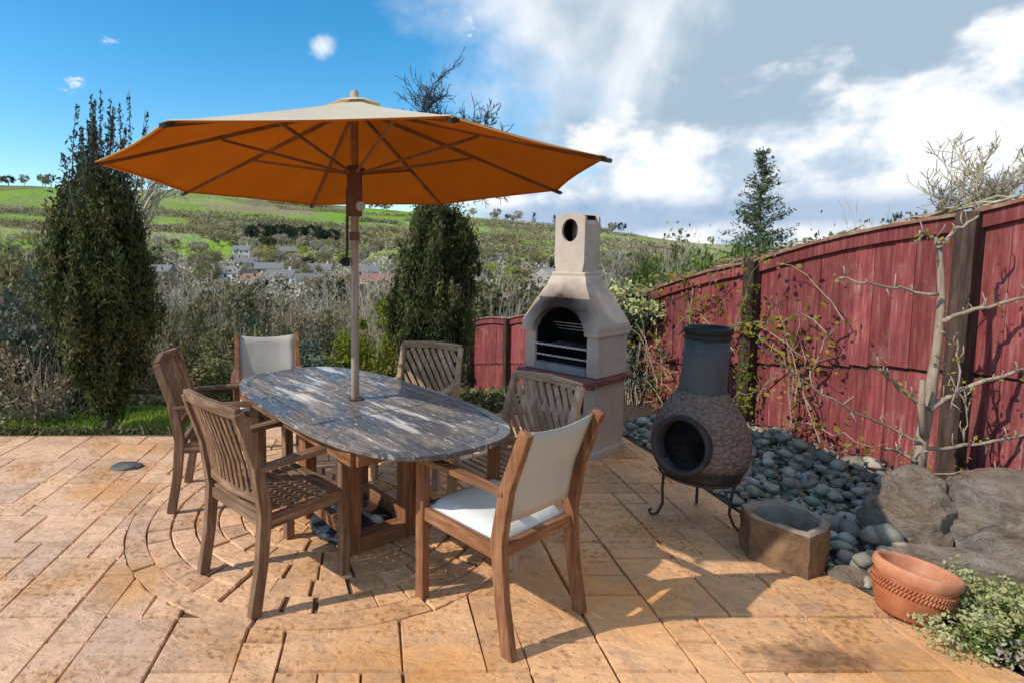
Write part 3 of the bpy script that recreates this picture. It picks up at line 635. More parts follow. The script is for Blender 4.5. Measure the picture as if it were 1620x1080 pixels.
# ------------------------------------------------------------------ parasol
def parasol():
    t = thing('parasol', 'large octagonal cream parasol with glowing ochre underside standing through the garden table', 'parasol', (T0.x, T0.y, 0))
    MB().tube([(0, 0, .06), (0, 0, 2.42)], .0225, 16).build('pole', MAT['umbwood'], t, smooth=True)
    MB().lathe([(0, 0), (.26, 0), (.265, .02), (.25, .045), (.16, .07), (.05, .085), (.045, .2), (.028, .205), (.0, .205)], 32).build('base', MAT['wetblack'], t, smooth=True)
    tilt = Matrix.Rotation(R(-2.1), 3, 'X') @ Matrix.Rotation(R(.5), 3, 'Y'); cen = V((.0, .02, 0)); Rr = 1.30; zr, za = 1.962, 2.385
    def tp(p): q = V(p)-V((0, 0, 1.98)); return tuple(tilt @ q+V((0, 0, 1.98))+cen)
    N8 = 8; angs = [R(17.1+45*k) for k in range(N8)]
    def canopy(r0, r1, z0, z1, name, mat, dz, par, ns=8, nw=8, sag=.030, hem=.0):
        m = MB(); vs = []
        for k in range(N8):
            a0, a1 = angs[k], angs[k]+R(45)
            for i in range(ns+1):
                f = i/ns; r = r0+(r1-r0)*f; z = z0+(z1-z0)*(f**.93)
                for j in range(nw+1):
                    g = j/nw; p = V((cos(a0)*(1-g)+cos(a1)*g, sin(a0)*(1-g)+sin(a1)*g, 0))*r; s = sin(pi*g)
                    if i == ns: p *= 1-.018*s
                    p.z = z-sag*s*sin(pi*min(1, f*1.02))*f+dz; vs.append(tp(p))
        fs = []; st = (ns+1)*(nw+1)
        for k in range(N8):
            for i in range(ns):
                for j in range(nw): a = k*st+i*(nw+1)+j; fs.append((a, a+nw+1, a+nw+2, a+1))
        m.add(vs, fs); o = m.build(name, mat, par, smooth=False)
        o.data.polygons.foreach_set('use_smooth', [True]*len(o.data.polygons)); return o
    cn = canopy(.10, Rr, za-.035, zr, 'canopy', MAT['canopy'], 0, t)
    ln = canopy(.10, Rr-.004, za-.035, zr, 'glow_layer', MAT['glow_layer'], -.006, cn)  # added inner layer that carries the painted underside glow
    vc = canopy(.006, .155, za+.004, za-.050, 'vent_cap', MAT['canopy'], .012, t, ns=4, nw=5, sag=-.014)
    MB().lathe([(0, .052), (.012, .05), (.016, .04), (.02, .036), (.02, .03)], 14).build('finial', MAT['umbwood'], t, loc=tp((0, 0, za-.0)))
    hub = V(tp((0, 0, za-.07))); runner = V((0, 0, 1.985))
    for k in range(N8):
        a = angs[k]; d = V((cos(a), sin(a), 0)); pin = V(tp(d*.05+V((0, 0, za-.06)))); tip = V(tp(d*(Rr+.015)+V((0, 0, zr-.018))))
        rb = MB().tube([tuple(pin), tuple(tip)], 1, 4, (.013, .020), up=(0, 0, 1)).build('rib', MAT['umbrib'], t)
        mid = pin.lerp(tip, .52)-V((0, 0, .012)); MB().tube([tuple(runner+d*.05), tuple(mid)], 1, 4, (.011, .014), up=(0, 0, 1)).build('strut', MAT['umbrib'], t)
        MB().tube([tuple(pin.lerp(tip, .972)), tuple(tip+(tip-pin).normalized()*.006)], 1, 4, (.028, .014), up=(0, 0, 1)).build('pocket', MAT['black'], rb)
    MB().lathe([(.0, .0), (.05, .0), (.055, .03), (.05, .075), (.0, .075)], 16).build('crown_hub', MAT['umbdark'], t, loc=tuple(hub-V((0, 0, .02))))
    m = MB(); m.box((0, .034, 1.885), (.074, .014, .27)); m.box((0, -.034, 1.885), (.074, .014, .27)); m.box((.034, 0, 1.885), (.014, .054, .27)); m.box((-.034, 0, 1.885), (.014, .054, .27)); m.lathe([(.03, 1.98), (.058, 1.985), (.058, 2.01), (.03, 2.015)], 16)
    m.build('runner', MAT['umbdark'], t, bevel=.003)
    MB().tube([(.035, -.047, 1.80), (.035, -.062, 1.80)], .026, 14).build('pulley', MAT['steel'], t)
    MB().tube([(-.038, -.028, 1.90), (-.04, -.03, 1.6), (-.044, -.032, 1.50)], .007, 8).build('cord', MAT['black'], t)
    m = MB(); m.box((-.047, -.01, 1.50), (.04, .05, .05)); m.tube([(-.06, -.04, 1.515), (-.075, -.045, 1.49)], .014, 8); m.build('cleat', MAT['black'], t, bevel=.008)
    for k in range(N8):      # stitched hem along each edge and a seam over each rib
        a0, a1 = angs[k], angs[k]+R(45); m = MB(); n = 10; up = []
        for g in np.linspace(0, 1, n):
            sg = sin(pi*g); p = V((cos(a0)*(1-g)+cos(a1)*g, sin(a0)*(1-g)+sin(a1)*g, 0))*Rr*(1-.018*sg)
            for f_, dz_ in ((1.0, .0025), (.978, .0035+.009)): q = p*f_; q.z = zr-.030*sg*sin(pi*min(1, 1.02))*1+dz_; up.append(tp(q))
        m.add(up, [(2*i, 2*i+1, 2*i+3, 2*i+2) for i in range(n-1)]).build('hem', MAT['canopy'], cn)
    m = MB(); m.box((.0, .0, 1.64), (.053, .053, .045)).build('pole_joint', MAT['umbdark'], t, bevel=.004)
parasol()

# ------------------------------------------------------------------ masonry barbecue
def bbq():
    # local frame: x along the front, -y is the front, origin at the middle of the footprint
    u = V((.62, -.785)).normalized(); vv = V((.785, .62)).normalized(); fr = V((1.60, 4.10)); c = fr-u*.368+vv*.26
    t = thing('masonry_barbecue', 'pale rendered masonry barbecue with arched fire mouth, chimney and red shelf', 'barbecue', (c.x, c.y, -.01), atan2(u.y, u.x)); t.scale = (.92, .84, 1)
    W, D = .36, .28
    m = MB()
    for s in (-1, 1): m.box((s*.295, .0, .29), (.11, .50, .58)); m.box((s*.295, -.005, .035), (.15, .53, .07))
    m.box((0, .23, .29), (.478, .04, .58)); m.build('base', MAT['render'], t, bevel=.012)
    MB().box((0, .0, .30), (.478, .416, .05)).build('niche_shelf', MAT['render'], t)
    m = MB().box((0, 0, .60), (.80, .62, .045)); m.build('shelf', MAT['redshelf'], t, bevel=.012)
    MB().box((0, -.28, .56), (.70, .03, .034)).build('shelf_lip', MAT['redshelf'], t)
    # fire box walls (side walls + back), pillars each side of the mouth
    m = MB(); z0, z1 = .6235, .97
    for s in (-1, 1): m.box((s*.305, .01, (z0+z1)/2), (.105, .50, z1-z0))
    m.box((0, .235, (z0+z1)/2), (.504, .05, z1-z0)); m.build('firebox_wall', MAT['render'], t, bevel=.008)
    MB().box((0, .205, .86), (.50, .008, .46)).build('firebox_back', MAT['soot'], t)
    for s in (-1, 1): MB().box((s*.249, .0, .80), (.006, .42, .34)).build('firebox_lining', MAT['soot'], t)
    # front with arch: outline polygon (hood front) minus arch; lofted back to a tapering hood
    m = MB(); n = 24; zs = .935; aw, ah = .252, .205  # arch springs at zs
    # outer profile of hood front (x,z,yfront): shoulders at z .97, taper to chimney base at 1.40
    outer = []
    for i in range(n+1):
        a = pi*i/n; x = -cos(a); 
        outer.append(a)
    def oz(a):   # point on outer boundary for angle a (0..pi), ray from the arch centre
        d = V((-cos(a), sin(a))); cx, cz = 0, zs
        poly = [V((-.375, .955)), V((-.375, 1.01)), V((-.27, 1.18)), V((-.19, 1.31)), V((-.16, 1.40)), V((.16, 1.40)), V((.19, 1.31)), V((.27, 1.18)), V((.375, 1.01)), V((.375, .955)), V((.375, .93)), V((-.375, .93))]
        best = None
        for i in range(len(poly)):
            p, q = poly[i], poly[(i+1) % len(poly)]; e = q-p; w_ = V((p.x, p.y-zs)); den = d.x*e.y-d.y*e.x
            if abs(den) < 1e-9: continue
            tt = (w_.x*e.y-w_.y*e.x)/den; ss = (w_.x*d.y-w_.y*d.x)/den
            if tt > 0 and -1e-6 <= ss <= 1+1e-6 and (best is None or tt < best): best = tt
        return V((0, zs))+d*best
    def yf(z): return float(np.interp(z, [.93, 1.01, 1.18, 1.31, 1.40], [-.272, -.272, -.225, -.165, -.130]))
    def yb(z): return float(np.interp(z, [.93, 1.01, 1.40], [.262, .262, .13]))
    vs = []
    A_ = [pi*i/40 for i in range(41)]
    inn = [V((-aw*cos(a), zs+ah*sin(a))) for a in A_]; out = [oz(a) for a in A_]
    for p in inn: vs.append((p.x, yf(p.y)-.012, p.y))          # 0: front inner lip
    for p in out: vs.append((p.x, yf(p.y), p.y))             # 1: front outer
    for p in inn: vs.append((p.x, yf(p.y)+.085, p.y))          # 2: reveal depth
    for p in out: vs.append((p.x, yb(p.y), p.y))             # 3: back
    K = 41; fs = []
    for i in range(K-1):
        fs += [(i, i+1, K+i+1, K+i), (2*K+i, 2*K+i+1, i+1, i), (K+i, K+i+1, 3*K+i+1, 3*K+i)]
    m.add(vs, [f[::-1] for f in fs])
    m.add([(p.x, yb(p.y), p.y) for p in out], [tuple(range(41))])
    m.build('hood', MAT['render'], t)
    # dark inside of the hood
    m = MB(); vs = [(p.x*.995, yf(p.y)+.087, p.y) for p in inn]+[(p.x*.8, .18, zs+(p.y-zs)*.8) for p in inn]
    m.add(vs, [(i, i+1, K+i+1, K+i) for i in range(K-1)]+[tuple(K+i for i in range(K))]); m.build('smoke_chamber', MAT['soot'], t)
    for s in (-1, 1): m = MB(); m.box((s*.318, -.265, .945), (.13, .035, .022)); m.box((s*.366, 0.002, .945), (.03, .499, .022)); m.build('hood_ledge', MAT['render'], t, bevel=.004)
    # grill, ash slab
    MB().box((0, -.17, .655), (.50, .16, .06)).build('ash_slab', MAT['ash'], t, bevel=.004)
    for z, yy in ((.83, -.235), (.745, -.225)): MB().tube([(-.252, yy, z), (.252, yy, z)], .008, 8).build('front_bar', MAT['steel'], t)
    for i in range(11): MB().bar((-.22+.044*i, -.2, .815), (-.22+.044*i, .15, .815), .006, .006).build('grill_rod', MAT['steel'], t)
    for i in range(3): MB().bar((-.25, .1-.05*i, .93+.03*i), (.25, .1-.05*i, .93+.03*i), .006, .006).build('grill_rod', MAT['steel'], t)
    MB().box((0, -.02, .70), (.40, .3, .03)).build('charcoal_tray', MAT['soot'], t)
    # chimney: front and back plates with a round hole and an arched top, two side walls, cap strip
    hw_, z0, zt, hz, hr = .143, 1.395, 1.80, 1.735, .078
    m = MB()
    def plate(y, th_):
        n = 36; ring = []; hole = []
        for i in range(n):
            a = 2*pi*i/n; d = V((cos(a), sin(a))); hole.append((d.x*hr, hz+d.y*hr*1.15))
            # outline: rectangle with arched top
            if d.y > -.15: 
                x = d.x*hw_; z = zt+max(0, d.y)**.8*.065 if d.y > 0 else zt+(d.y/.15)*.05
                ring.append((max(-hw_, min(hw_, d.x*hw_*1.12)), z))
            else:
                tx = d.x/abs(d.y)*(hz-z0); ring.append((max(-hw_, min(hw_, tx)), z0 if abs(tx) <= hw_ else hz-(abs(d.y)/abs(d.x))*hw_))
        vs = [(x, y, z) for x, z in ring]+[(x, y, z) for x, z in hole]+[(x, y+th_, z) for x, z in ring]+[(x, y+th_, z) for x, z in hole]
        fs = []
        for i in range(n):
            j = (i+1) % n; fs += [(i, j, n+j, n+i), (3*n+i, 3*n+j, 2*n+j, 2*n+i), (n+i, n+j, 3*n+j, 3*n+i), (2*n+i, 2*n+j, j, i)]
        m.add(vs, fs)
    plate(-.128, .03); plate(.098, .03)
    for s in (-1, 1): m.box((s*(hw_-.015), 0, (z0+zt-.02)/2), (.03, .196, zt-.02-z0))
    n = 10; pts = [(-hw_+.0+2*hw_*i/n, zt-.02+.075*max(0, sin(pi*i/n))**.7) for i in range(n+1)]
    m.add([(x, -.0975, z) for x, z in pts]+[(x, .0975, z) for x, z in pts], [(i, i+1, n+1+i+1, n+1+i) for i in range(n)])
    m.build('chimney', MAT['render'], t)
    m = MB(); m.box((0, 0, 1.395), (.322, .285, .03)); m.build('chimney_collar', MAT['render'], t, bevel=.01)
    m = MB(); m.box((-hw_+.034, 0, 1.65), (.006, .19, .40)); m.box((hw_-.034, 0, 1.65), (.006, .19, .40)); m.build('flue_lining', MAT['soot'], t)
    return t, c, atan2(u.y, u.x)
BB = bbq()
def local(tc, rz, x, y, z): return (tc.x+x*cos(rz)-y*sin(rz), tc.y+x*sin(rz)+y*cos(rz), z)
def niche_pot():
    t = thing('plant_pot', 'small terracotta pot with a green plant in the barbecue niche', 'plant pot', local(BB[1], BB[2], .10, -.10, .316))
    MB().lathe([(0, 0), (.052, 0), (.072, .13), (.08, .13), (.08, .155), (.068, .155), (.064, .13), (0, .13)], 20).build('pot', MAT['terracotta'], t, smooth=True)
    P = clumps(260, 12, lambda k: RNG.normal(size=(k, 3))*[.035, .035, .02]+[0, 0, .185], .016); leaves('foliage', P, .02, MAT['green'], t)
niche_pot()

# ------------------------------------------------------------------ chimenea
def chimenea():
    c = (1.875, 3.25); t = thing('chimenea', 'brown clay chimenea with grey flue and open round mouth on thin iron legs', 'chimenea', (*c, 0))
    # body: lathe grid with the faces round the mouth removed
    prof = [(.0, .20), (.08, .205), (.16, .235), (.215, .285), (.248, .35), (.260, .42), (.256, .49), (.240, .56), (.215, .62), (.185, .67), (.155, .715), (.128, .76)]
    pp = []
    for i in range(len(prof)-1):
        for k in range(3): f = k/3; pp.append((prof[i][0]*(1-f)+prof[i+1][0]*f, prof[i][1]*(1-f)+prof[i+1][1]*f))
    pp.append(prof[-1]); n = 60; md = V((-.80, -.60, .10)).normalized(); mc = V((0, 0, .455))
    def inside(p): q = V(p)-mc; return q.dot(md) > 0 and (q-md*q.dot(md)).length < .146
    vs = [(r*cos(2*pi*j/n), r*sin(2*pi*j/n), z) for r, z in pp for j in range(n)]
    fs = []
    for i in range(len(pp)-1):
        for j in range(n):
            f = (i*n+j, i*n+(j+1) % n, (i+1)*n+(j+1) % n, (i+1)*n+j)
            if sum(inside(vs[q]) for q in f) < 2: fs.append(f)
    up = [f for f in fs if vs[f[0]][2] > .33]; lo = [f for f in fs if vs[f[0]][2] <= .33]
    o = MB().add(vs, up).build('body', MAT['clay'], t, smooth=True); s = o.modifiers.new('solid', 'SOLIDIFY'); s.thickness = .022; s.offset = -1
    o2 = MB().add(vs, lo).build('lower_body', MAT['dclay'], t, smooth=True); s = o2.modifiers.new('solid', 'SOLIDIFY'); s.thickness = .022; s.offset = -1
    # mouth ring
    e1 = md.cross(V((0, 0, 1))).normalized(); e2 = e1.cross(md); m = MB(); k = 36; vs = []
    prof2 = [(.150, .15), (.160, .20), (.161, .240), (.156, .258), (.144, .260), (.134, .245), (.128, .21), (.130, .14)]
    for r, d in prof2:
        for j in range(k): a = 2*pi*j/k; vs.append(mc+md*d+(e1*cos(a)*r*.98+e2*sin(a)*r*1.04))
    m.add(vs, [(i*k+j, i*k+(j+1) % k, (i+1)*k+(j+1) % k, (i+1)*k+j) for i in range(len(prof2)-1) for j in range(k)]); m.build('mouth_ring', MAT['dclay'], t, smooth=True)
    MB().lathe([(0, .27), (.12, .275), (.20, .30), (.19, .31), (.1, .29), (0, .285)], 30).build('ash_bed', MAT['ash'], t, smooth=True)
    sh = MB().lathe([(.21, .40), (.20, .5), (.15, .62), (.10, .7)], 30).build('inner_soot', MAT['soot'], t, smooth=True)
    lean = .02
    def fl(z): return (lean*(z-.72)/.4)
    m = MB(); pr = [(.135, .69), (.122, .75), (.117, .90), (.117, 1.06), (.110, 1.06), (.106, .9), (.10, .70)]
    vs = [(r*cos(2*pi*j/36)+fl(z), r*sin(2*pi*j/36), z) for r, z in pr for j in range(36)]
    m.add(vs, [(i*36+j, i*36+(j+1) % 36, (i+1)*36+(j+1) % 36, (i+1)*36+j) for i in range(len(pr)-1) for j in range(36)]); m.build('flue', MAT['flue'], t, smooth=True)
    pr = [(.117, 1.055), (.123, 1.06), (.124, 1.07), (.118, 1.076), (.118, 1.085), (.126, 1.09), (.128, 1.118), (.122, 1.127), (.108, 1.125), (.104, 1.05)]
    vs = [(r*cos(2*pi*j/36)+fl(z), r*sin(2*pi*j/36), z) for r, z in pr for j in range(36)]
    MB().add(vs, [(i*36+j, i*36+(j+1) % 36, (i+1)*36+(j+1) % 36, (i+1)*36+j) for i in range(len(pr)-1) for j in range(36)]).build('flue_rim', MAT['black'], t, smooth=True)
    # iron stand: ring and three curled legs
    m = MB(); k = 40; m.tube([(.205*cos(2*pi*j/k), .205*sin(2*pi*j/k), .262) for j in range(k+1)], .008, 6, caps=False); m.build('stand_ring', MAT['rust'], t, smooth=True)
    for lx, ly in ((1.641, 3.257), (1.962, 3.405), (1.999, 3.079)):
        d = V((lx-c[0], ly-c[1], 0)); l = d.length; d.normalize()
        pts = [d*.20+V((0, 0, .265)), d*(l-.03)+V((0, 0, .17)), d*(l-.035)+V((0, 0, .08)), d*(l-.01)+V((0, 0, .025)), d*(l+.012)+V((0, 0, .008)), d*(l+.035)+V((0, 0, .016)), d*(l+.042)+V((0, 0, .036)), d*(l+.028)+V((0, 0, .045))]
        MB().tube([tuple(p) for p in pts], .008, 8).build('leg', MAT['rust'], t, smooth=True)
chimenea()

# ------------------------------------------------------------------ stone trough, terracotta pot
def rough_mesh(o, amp, sc, seed=0):
    for v in o.data.vertices:
        p = v.co*sc+V((seed, seed*2, 0)); v.co += V((noise.noise(p), noise.noise(p+V((9, 0, 0))), noise.noise(p+V((0, 9, 0)))))*amp
def trough():
    t = thing('stone_planter', 'rough hollow brown stone planter standing on the patio beside the chimenea', 'planter', (2.06, 2.81, 0), 0)
    o8 = [(-.172, -.02), (-.115, -.13), (-.02, -.222), (.09, -.172), (.172, -.10), (.165, .03), (.10, .13), (-.03, .16), (-.14, .11)]
    def dens(p, k=4):
        r = []
        for i in range(len(p)):
            a, b = V(p[i]), V(p[(i+1) % len(p)]); r += [a.lerp(b, j/k) for j in range(k)]
        return r
    po = dens(o8); n = len(po); rings = []
    lv = [(1., 0.), (1.0, .05), (.995, .11), (1.0, .17), (1.01, .215)]
    vs = [(p.x*s, p.y*s, z) for s, z in lv for p in po]
    fs = [(i*n+j, i*n+(j+1) % n, (i+1)*n+(j+1) % n, (i+1)*n+j) for i in range(len(lv)-1) for j in range(n)]
    o = MB().add(vs, fs+[tuple(range(n-1, -1, -1))]).build('trough_wall', MAT['trough'], t); rough_mesh(o, .012, 14)
    lv = [(1.01, .215), (.97, .228), (.86, .226), (.80, .205), (.72, .10), (.70, .08)]
    vs = [(p.x*s, p.y*s, z) for s, z in lv for p in po]
    o = MB().add(vs, [(i*n+j, i*n+(j+1) % n, (i+1)*n+(j+1) % n, (i+1)*n+j) for i in range(len(lv)-1) for j in range(n)]).build('rim', MAT['troughrim'], t); rough_mesh(o, .012, 14)
    MB().add([(p.x*.75, p.y*.75, .12+.01*sin(j)) for j, p in enumerate(po)], [tuple(range(n))]).build('soil', MAT['soil'], t)
trough()
def terracotta_pot():
    t = thing('terracotta_pot', 'empty oval terracotta pot with rope patterned rim leaning beside the boulder', 'plant pot', (2.255, 2.32, .010)); t.rotation_euler = (R(-3), R(9), R(-25)); t.scale = (.74, .76, 1.08)
    MB().lathe([(0, 0), (.125, 0), (.135, .01), (.158, .06), (.17, .11), (.175, .15)], 48, sx=1.06, sy=.86).build('pot_wall', MAT['terracotta'], t, smooth=True)
    MB().lathe([(.174, .15), (.186, .165), (.19, .185), (.184, .20), (.168, .203), (.158, .19), (.15, .12), (.12, .03), (0, .028)], 48, sx=1.06, sy=.86).build('rim', MAT['paleterra'], t, smooth=True)
    k = 64
    for z, r in ((.128, .176), (.108, .174)):
        m = MB()
        for j in range(k):
            a = 2*pi*j/k; m.tube([(r*1.06*cos(a), r*.86*sin(a), z-.009), (r*1.06*cos(a+.07), r*.86*sin(a+.07), z+.009)], [.006, .006], 5)
        m.build('rope_band', MAT['terracotta'], t, smooth=True)
    P = np.stack([RNG.normal(size=90)*.05, RNG.normal(size=90)*.04, np.full(90, .04)+RNG.random(90)*.03], 1); leaves('dead_leaves', P, .03, MAT['dryleaf'], t)
terracotta_pot()

# ------------------------------------------------------------------ boulders and cobbles
def boulder(name, loc, size, seed, label, sub=5, amp=.22, rz=0, par=None, mat='boulder'):
    bm = bmesh.new(); bmesh.ops.create_icosphere(bm, subdivisions=sub, radius=1)
    for v in bm.verts:
        p = v.co.copy(); q = V([math.copysign(abs(c)**.75, c) for c in p]); q.normalize()
        r = 1+amp*noise.noise(p*1.3+V((seed, 0, 0)))+amp*.75*noise.noise(p*V((2.6, 2.6, 4.2))+V((0, seed, 0)))+amp*.3*noise.noise(p*7+V((0, 0, seed)))+.10*amp/.22*(.5-abs(noise.noise(p*V((4, 4, 7))+V((seed, seed, 0)))))+.03*noise.noise(p*14+V((seed, 0, 3)))
        v.co = V((q.x*size[0]*r, q.y*size[1]*r, max(-.4, q.z*r)*size[2]))
    me = bpy.data.meshes.new(name); bm.to_mesh(me); bm.free(); me.materials.append(MAT[mat]); me.polygons.foreach_set('use_smooth', [True]*len(me.polygons))
    o = bpy.data.objects.new(name, me); C.objects.link(o); o.location = loc; o.rotation_euler = (0, 0, rz)
    if par: o.parent = par
    else: tag(o, label, 'rock')
    return o
boulder('boulder', (2.80, 2.86, .10), (.23, .20, .30), 3.3, 'upright pinkish boulder left of the big rock, at the end of the cobbles', rz=.3)
boulder('boulder', (3.19, 2.70, .08), (.44, .30, .36), 8.1, 'big grey boulder with swirling grain in front of the espalier tree', rz=-.2, amp=.18)
boulder('boulder', (2.72, 2.48, .02), (.38, .15, .16), 5.2, 'long low grey rock sloping down behind the terracotta pot', rz=-.55)
boulder('boulder', (2.26, 2.60, .0), (.10, .055, .06), 1.2, 'small pale rock between the cobbles and the terracotta pot', sub=3, rz=-.4)
boulder('boulder', (3.55, 3.0, .02), (.40, .30, .34), 2.2, 'grey boulder at the right edge behind the big swirling rock')
def fence_x(y): return 3.14+.268*(4.72-y)
def cobbles():
    base_ = []
    for k in range(6):
        bm = bmesh.new(); bmesh.ops.create_icosphere(bm, subdivisions=2, radius=1)
        for v in bm.verts: v.co *= 1+.38*noise.noise(v.co*1.2+V((k*5, 0, 0)))+.14*noise.noise(v.co*3.1+V((k*3, 1, 0)))
        me = bpy.data.meshes.new('cobble'); bm.to_mesh(me); bm.free(); me.materials.append(MAT['cobble']); me.polygons.foreach_set('use_smooth', [True]*len(me.polygons)); base_.append(me)
    rng = random.Random(3); placed = []; tries = 0
    while len(placed) < 295 and tries < 30000:
        tries += 1; y = rng.uniform(2.55, 5.0); x0 = edge_x(y)+.05; x1 = fence_x(y)-.08
        if y < 2.95: x1 = min(x1, 2.62)
        x = x0+(x1-x0)*rng.random(); s = rng.uniform(.026, .056)*(1.2 if y < 3.2 else 1)
        if hypot(x-2.06, y-2.81) < .21+s*.5: continue
        ok = sum(1 for (a, b, c_) in placed if hypot(a-x, b-y) < (c_+s)*.78)
        if ok > (1 if len(placed) > 190 else 0): continue
        z = .0+.10*((x-x0)/(x1-x0+.01))+.02+(.055 if ok else 0)+rng.uniform(-.01, .01)
        o = bpy.data.objects.new('cobble', base_[rng.randrange(6)]); C.objects.link(o); placed.append((x, y, s))
        o.location = (x, y, z); o.scale = (s*rng.uniform(.9, 1.3), s*rng.uniform(.8, 1.1), s*rng.uniform(.6, .85)); o.rotation_euler = (rng.uniform(-.3, .3), rng.uniform(-.3, .3), rng.uniform(0, 6))
        tag(o, 'rounded grey cobble in the stone bed between the patio and the red fence', 'cobble', 'cobbles in the bed along the red fence')
    m = MB(); ny, nx = 40, 20; vs = []
    for i in range(ny+1):
        y = 2.3+2.9*i/ny
        for j in range(nx+1):
            f = j/nx; x0 = edge_x(y)+.01; x = x0+(fence_x(y)+.1-x0)*f; vs.append((x, y, -.012+.10*f+.02*noise.noise(V((x*9, y*9, 0)))*min(1, f*8)))
    m.add(vs, [(i*(nx+1)+j, i*(nx+1)+j+1, (i+1)*(nx+1)+j+1, (i+1)*(nx+1)+j) for i in range(ny) for j in range(nx)])
    o = m.build('pebbles', MAT['gravel'], smooth=True); tag(o, 'dark fine pebbles lying between the larger cobbles', 'pebbles', kind='stuff')
    n_ = 1100; yy = RNG.uniform(2.6, 5.0, n_); ff = RNG.random(n_)**.7; P = np.array([(edge_x(a)+.04+(fence_x(a)-edge_x(a)-.06)*b, a, .045+.10*b+RNG.random()*.03) for a, b in zip(yy, ff)])
    o = leaves('leaf_litter', P, .022, MAT['dryleaf'], aspect=1.6); tag(o, 'dry brown leaves caught between the cobbles along the fence', 'leaf litter', kind='stuff')
    # pebble fill
    P = []; vs = []; fs = []
    bm = bmesh.new(); bmesh.ops.create_icosphere(bm, subdivisions=1, radius=1); bv = [v.co.copy() for v in bm.verts]; bf = [tuple(v.index for v in f.verts) for f in bm.faces]; bm.free()
    m = MB()
    for i in range(1500):
        y = rng.uniform(2.5, 5.1); f = rng.random(); x0 = edge_x(y)+.02; x = x0+(fence_x(y)-x0)*f; s = rng.uniform(.014, .03)
        m.add([(x+v.x*s, y+v.y*s, .0+.10*f+v.z*s*.7) for v in bv], bf)
    o = m.build('small_cobbles', MAT['cobble'], smooth=True); tag(o, 'small pebbles filling the gaps of the stone bed', 'pebbles', kind='stuff')
cobbles()
# flat stone / drain cover lying on patio
o = boulder('flat_stone', (-1.84, 4.03, .0), (.115, .075, .03), 4, '', sub=3); o.data.materials[0] = MAT['flue']; tag(o, 'flat grey stone lying alone on the left part of the patio', 'stone')

# ------------------------------------------------------------------ red fence
def fence():
    t = thing('red_fence', 'tall red stained board fence with dark posts running down the right side', 'fence', (0, 0, 0))
    def top(y): return float(np.interp(y, [.5, 2.0, 3.36, 4.72, 6.08, 7.44, 8.8, 10.1], [2.15, 2.0, 1.77, 1.47, 1.06, .72, .52, .33]))
    def bot(y): return float(np.interp(y, [0, 4.72, 6.08, 7.44, 8.8, 10.1], [-.02, -.02, -.22, -.55, -.8, -1.1]))
    def midz(y): return float(np.interp(y, [.5, 3.7, 4.72, 5.8, 8.8, 10.1], [1.1, .79, .61, .42, -.18, -.45]))
    posts = [.64, 2.0, 3.36, 4.72, 6.08, 7.44, 8.8, 10.1]; rng = random.Random(5)
    def arch(y0, y1, y): f = (y-y0)/(y1-y0); return -.035*sin(pi*f)*0+.04*sin(pi*f)
    ang = atan2(1, -.268)-pi/2   # boards run along the fence line
    nrm = V((-1, -.268)).normalized()
    for y in posts:
        x = fence_x(y)+nrm.x*.055; zt = top(y)+(.02); MB().box((x, y+nrm.y*.055, (zt+bot(y)-.1)/2), (.095, .10, zt-bot(y)+.1), rz=ang).build('post', MAT['post'], t, bevel=.004)
    for a, b in zip(posts[:-1], posts[1:]):
        nb = 11 if a > 1.5 and a < 6 else 9
        for k in range(nb):
            ya = a+.045+(b-a-.09)*k/nb; yb_ = a+.045+(b-a-.09)*(k+1)/nb-.004; ym = (ya+yb_)/2
            for (z0, z1, off) in ((bot(ym)+.03, midz(ym)-.014, .0), (midz(ym)+.014, top(ym)+arch(a, b, ym)-.03, .006)):
                o_ = off+rng.uniform(0, .008); m = MB()
                pa = V((fence_x(ya), ya))+nrm*o_; pb = V((fence_x(yb_), yb_))+nrm*(o_+rng.uniform(.0, .006)); q = nrm*.016
                dzr = rng.uniform(-.008, .008)
                zz0 = z0+dzr; zA, zB = z1+(top(ya)+arch(a, b, ya)-top(ym)-arch(a, b, ym) if off else 0), z1+(top(yb_)+arch(a, b, yb_)-top(ym)-arch(a, b, ym) if off else 0)
                vs = [(*pa, zz0), (*pb, zz0), (*(pb-q), zz0), (*(pa-q), zz0), (*pa, zA), (*pb, zB), (*(pb-q), zB), (*(pa-q), zA)]
                m.add(vs, [(3, 2, 1, 0), (4, 5, 6, 7), (0, 1, 5, 4), (1, 2, 6, 5), (2, 3, 7, 6), (3, 0, 4, 7)]).build('board', MAT['fence'], t)
        # rails behind, capping and trim above
        off = -nrm*.03
        for zf in (midz, lambda y: top(y)-.2, lambda y: bot(y)+.2):
            MB().bar((fence_x(a)+off.x, a, zf(a)), (fence_x(b)+off.x, b, zf(b)), .03, .07).build('rail', MAT['post'], t)
        n = 6; pts = [V((fence_x(a+(b-a)*i/n), a+(b-a)*i/n, top(a+(b-a)*i/n)+arch(a, b, a+(b-a)*i/n))) for i in range(n+1)]
        MB().tube([tuple(p+V((nrm.x*.032, nrm.y*.032, -.045))) for p in pts], 1, 4, (.028, .085), up=(0, 0, 1)).build('trim_board', MAT['fence'], t, bevel=.003)
        MB().tube([tuple(p+V((nrm.x*.02, nrm.y*.02, .012))) for p in pts], 1, 4, (.10, .022), up=(0, 0, 1)).build('capping', MAT['cap'], t, bevel=.003)
fence()

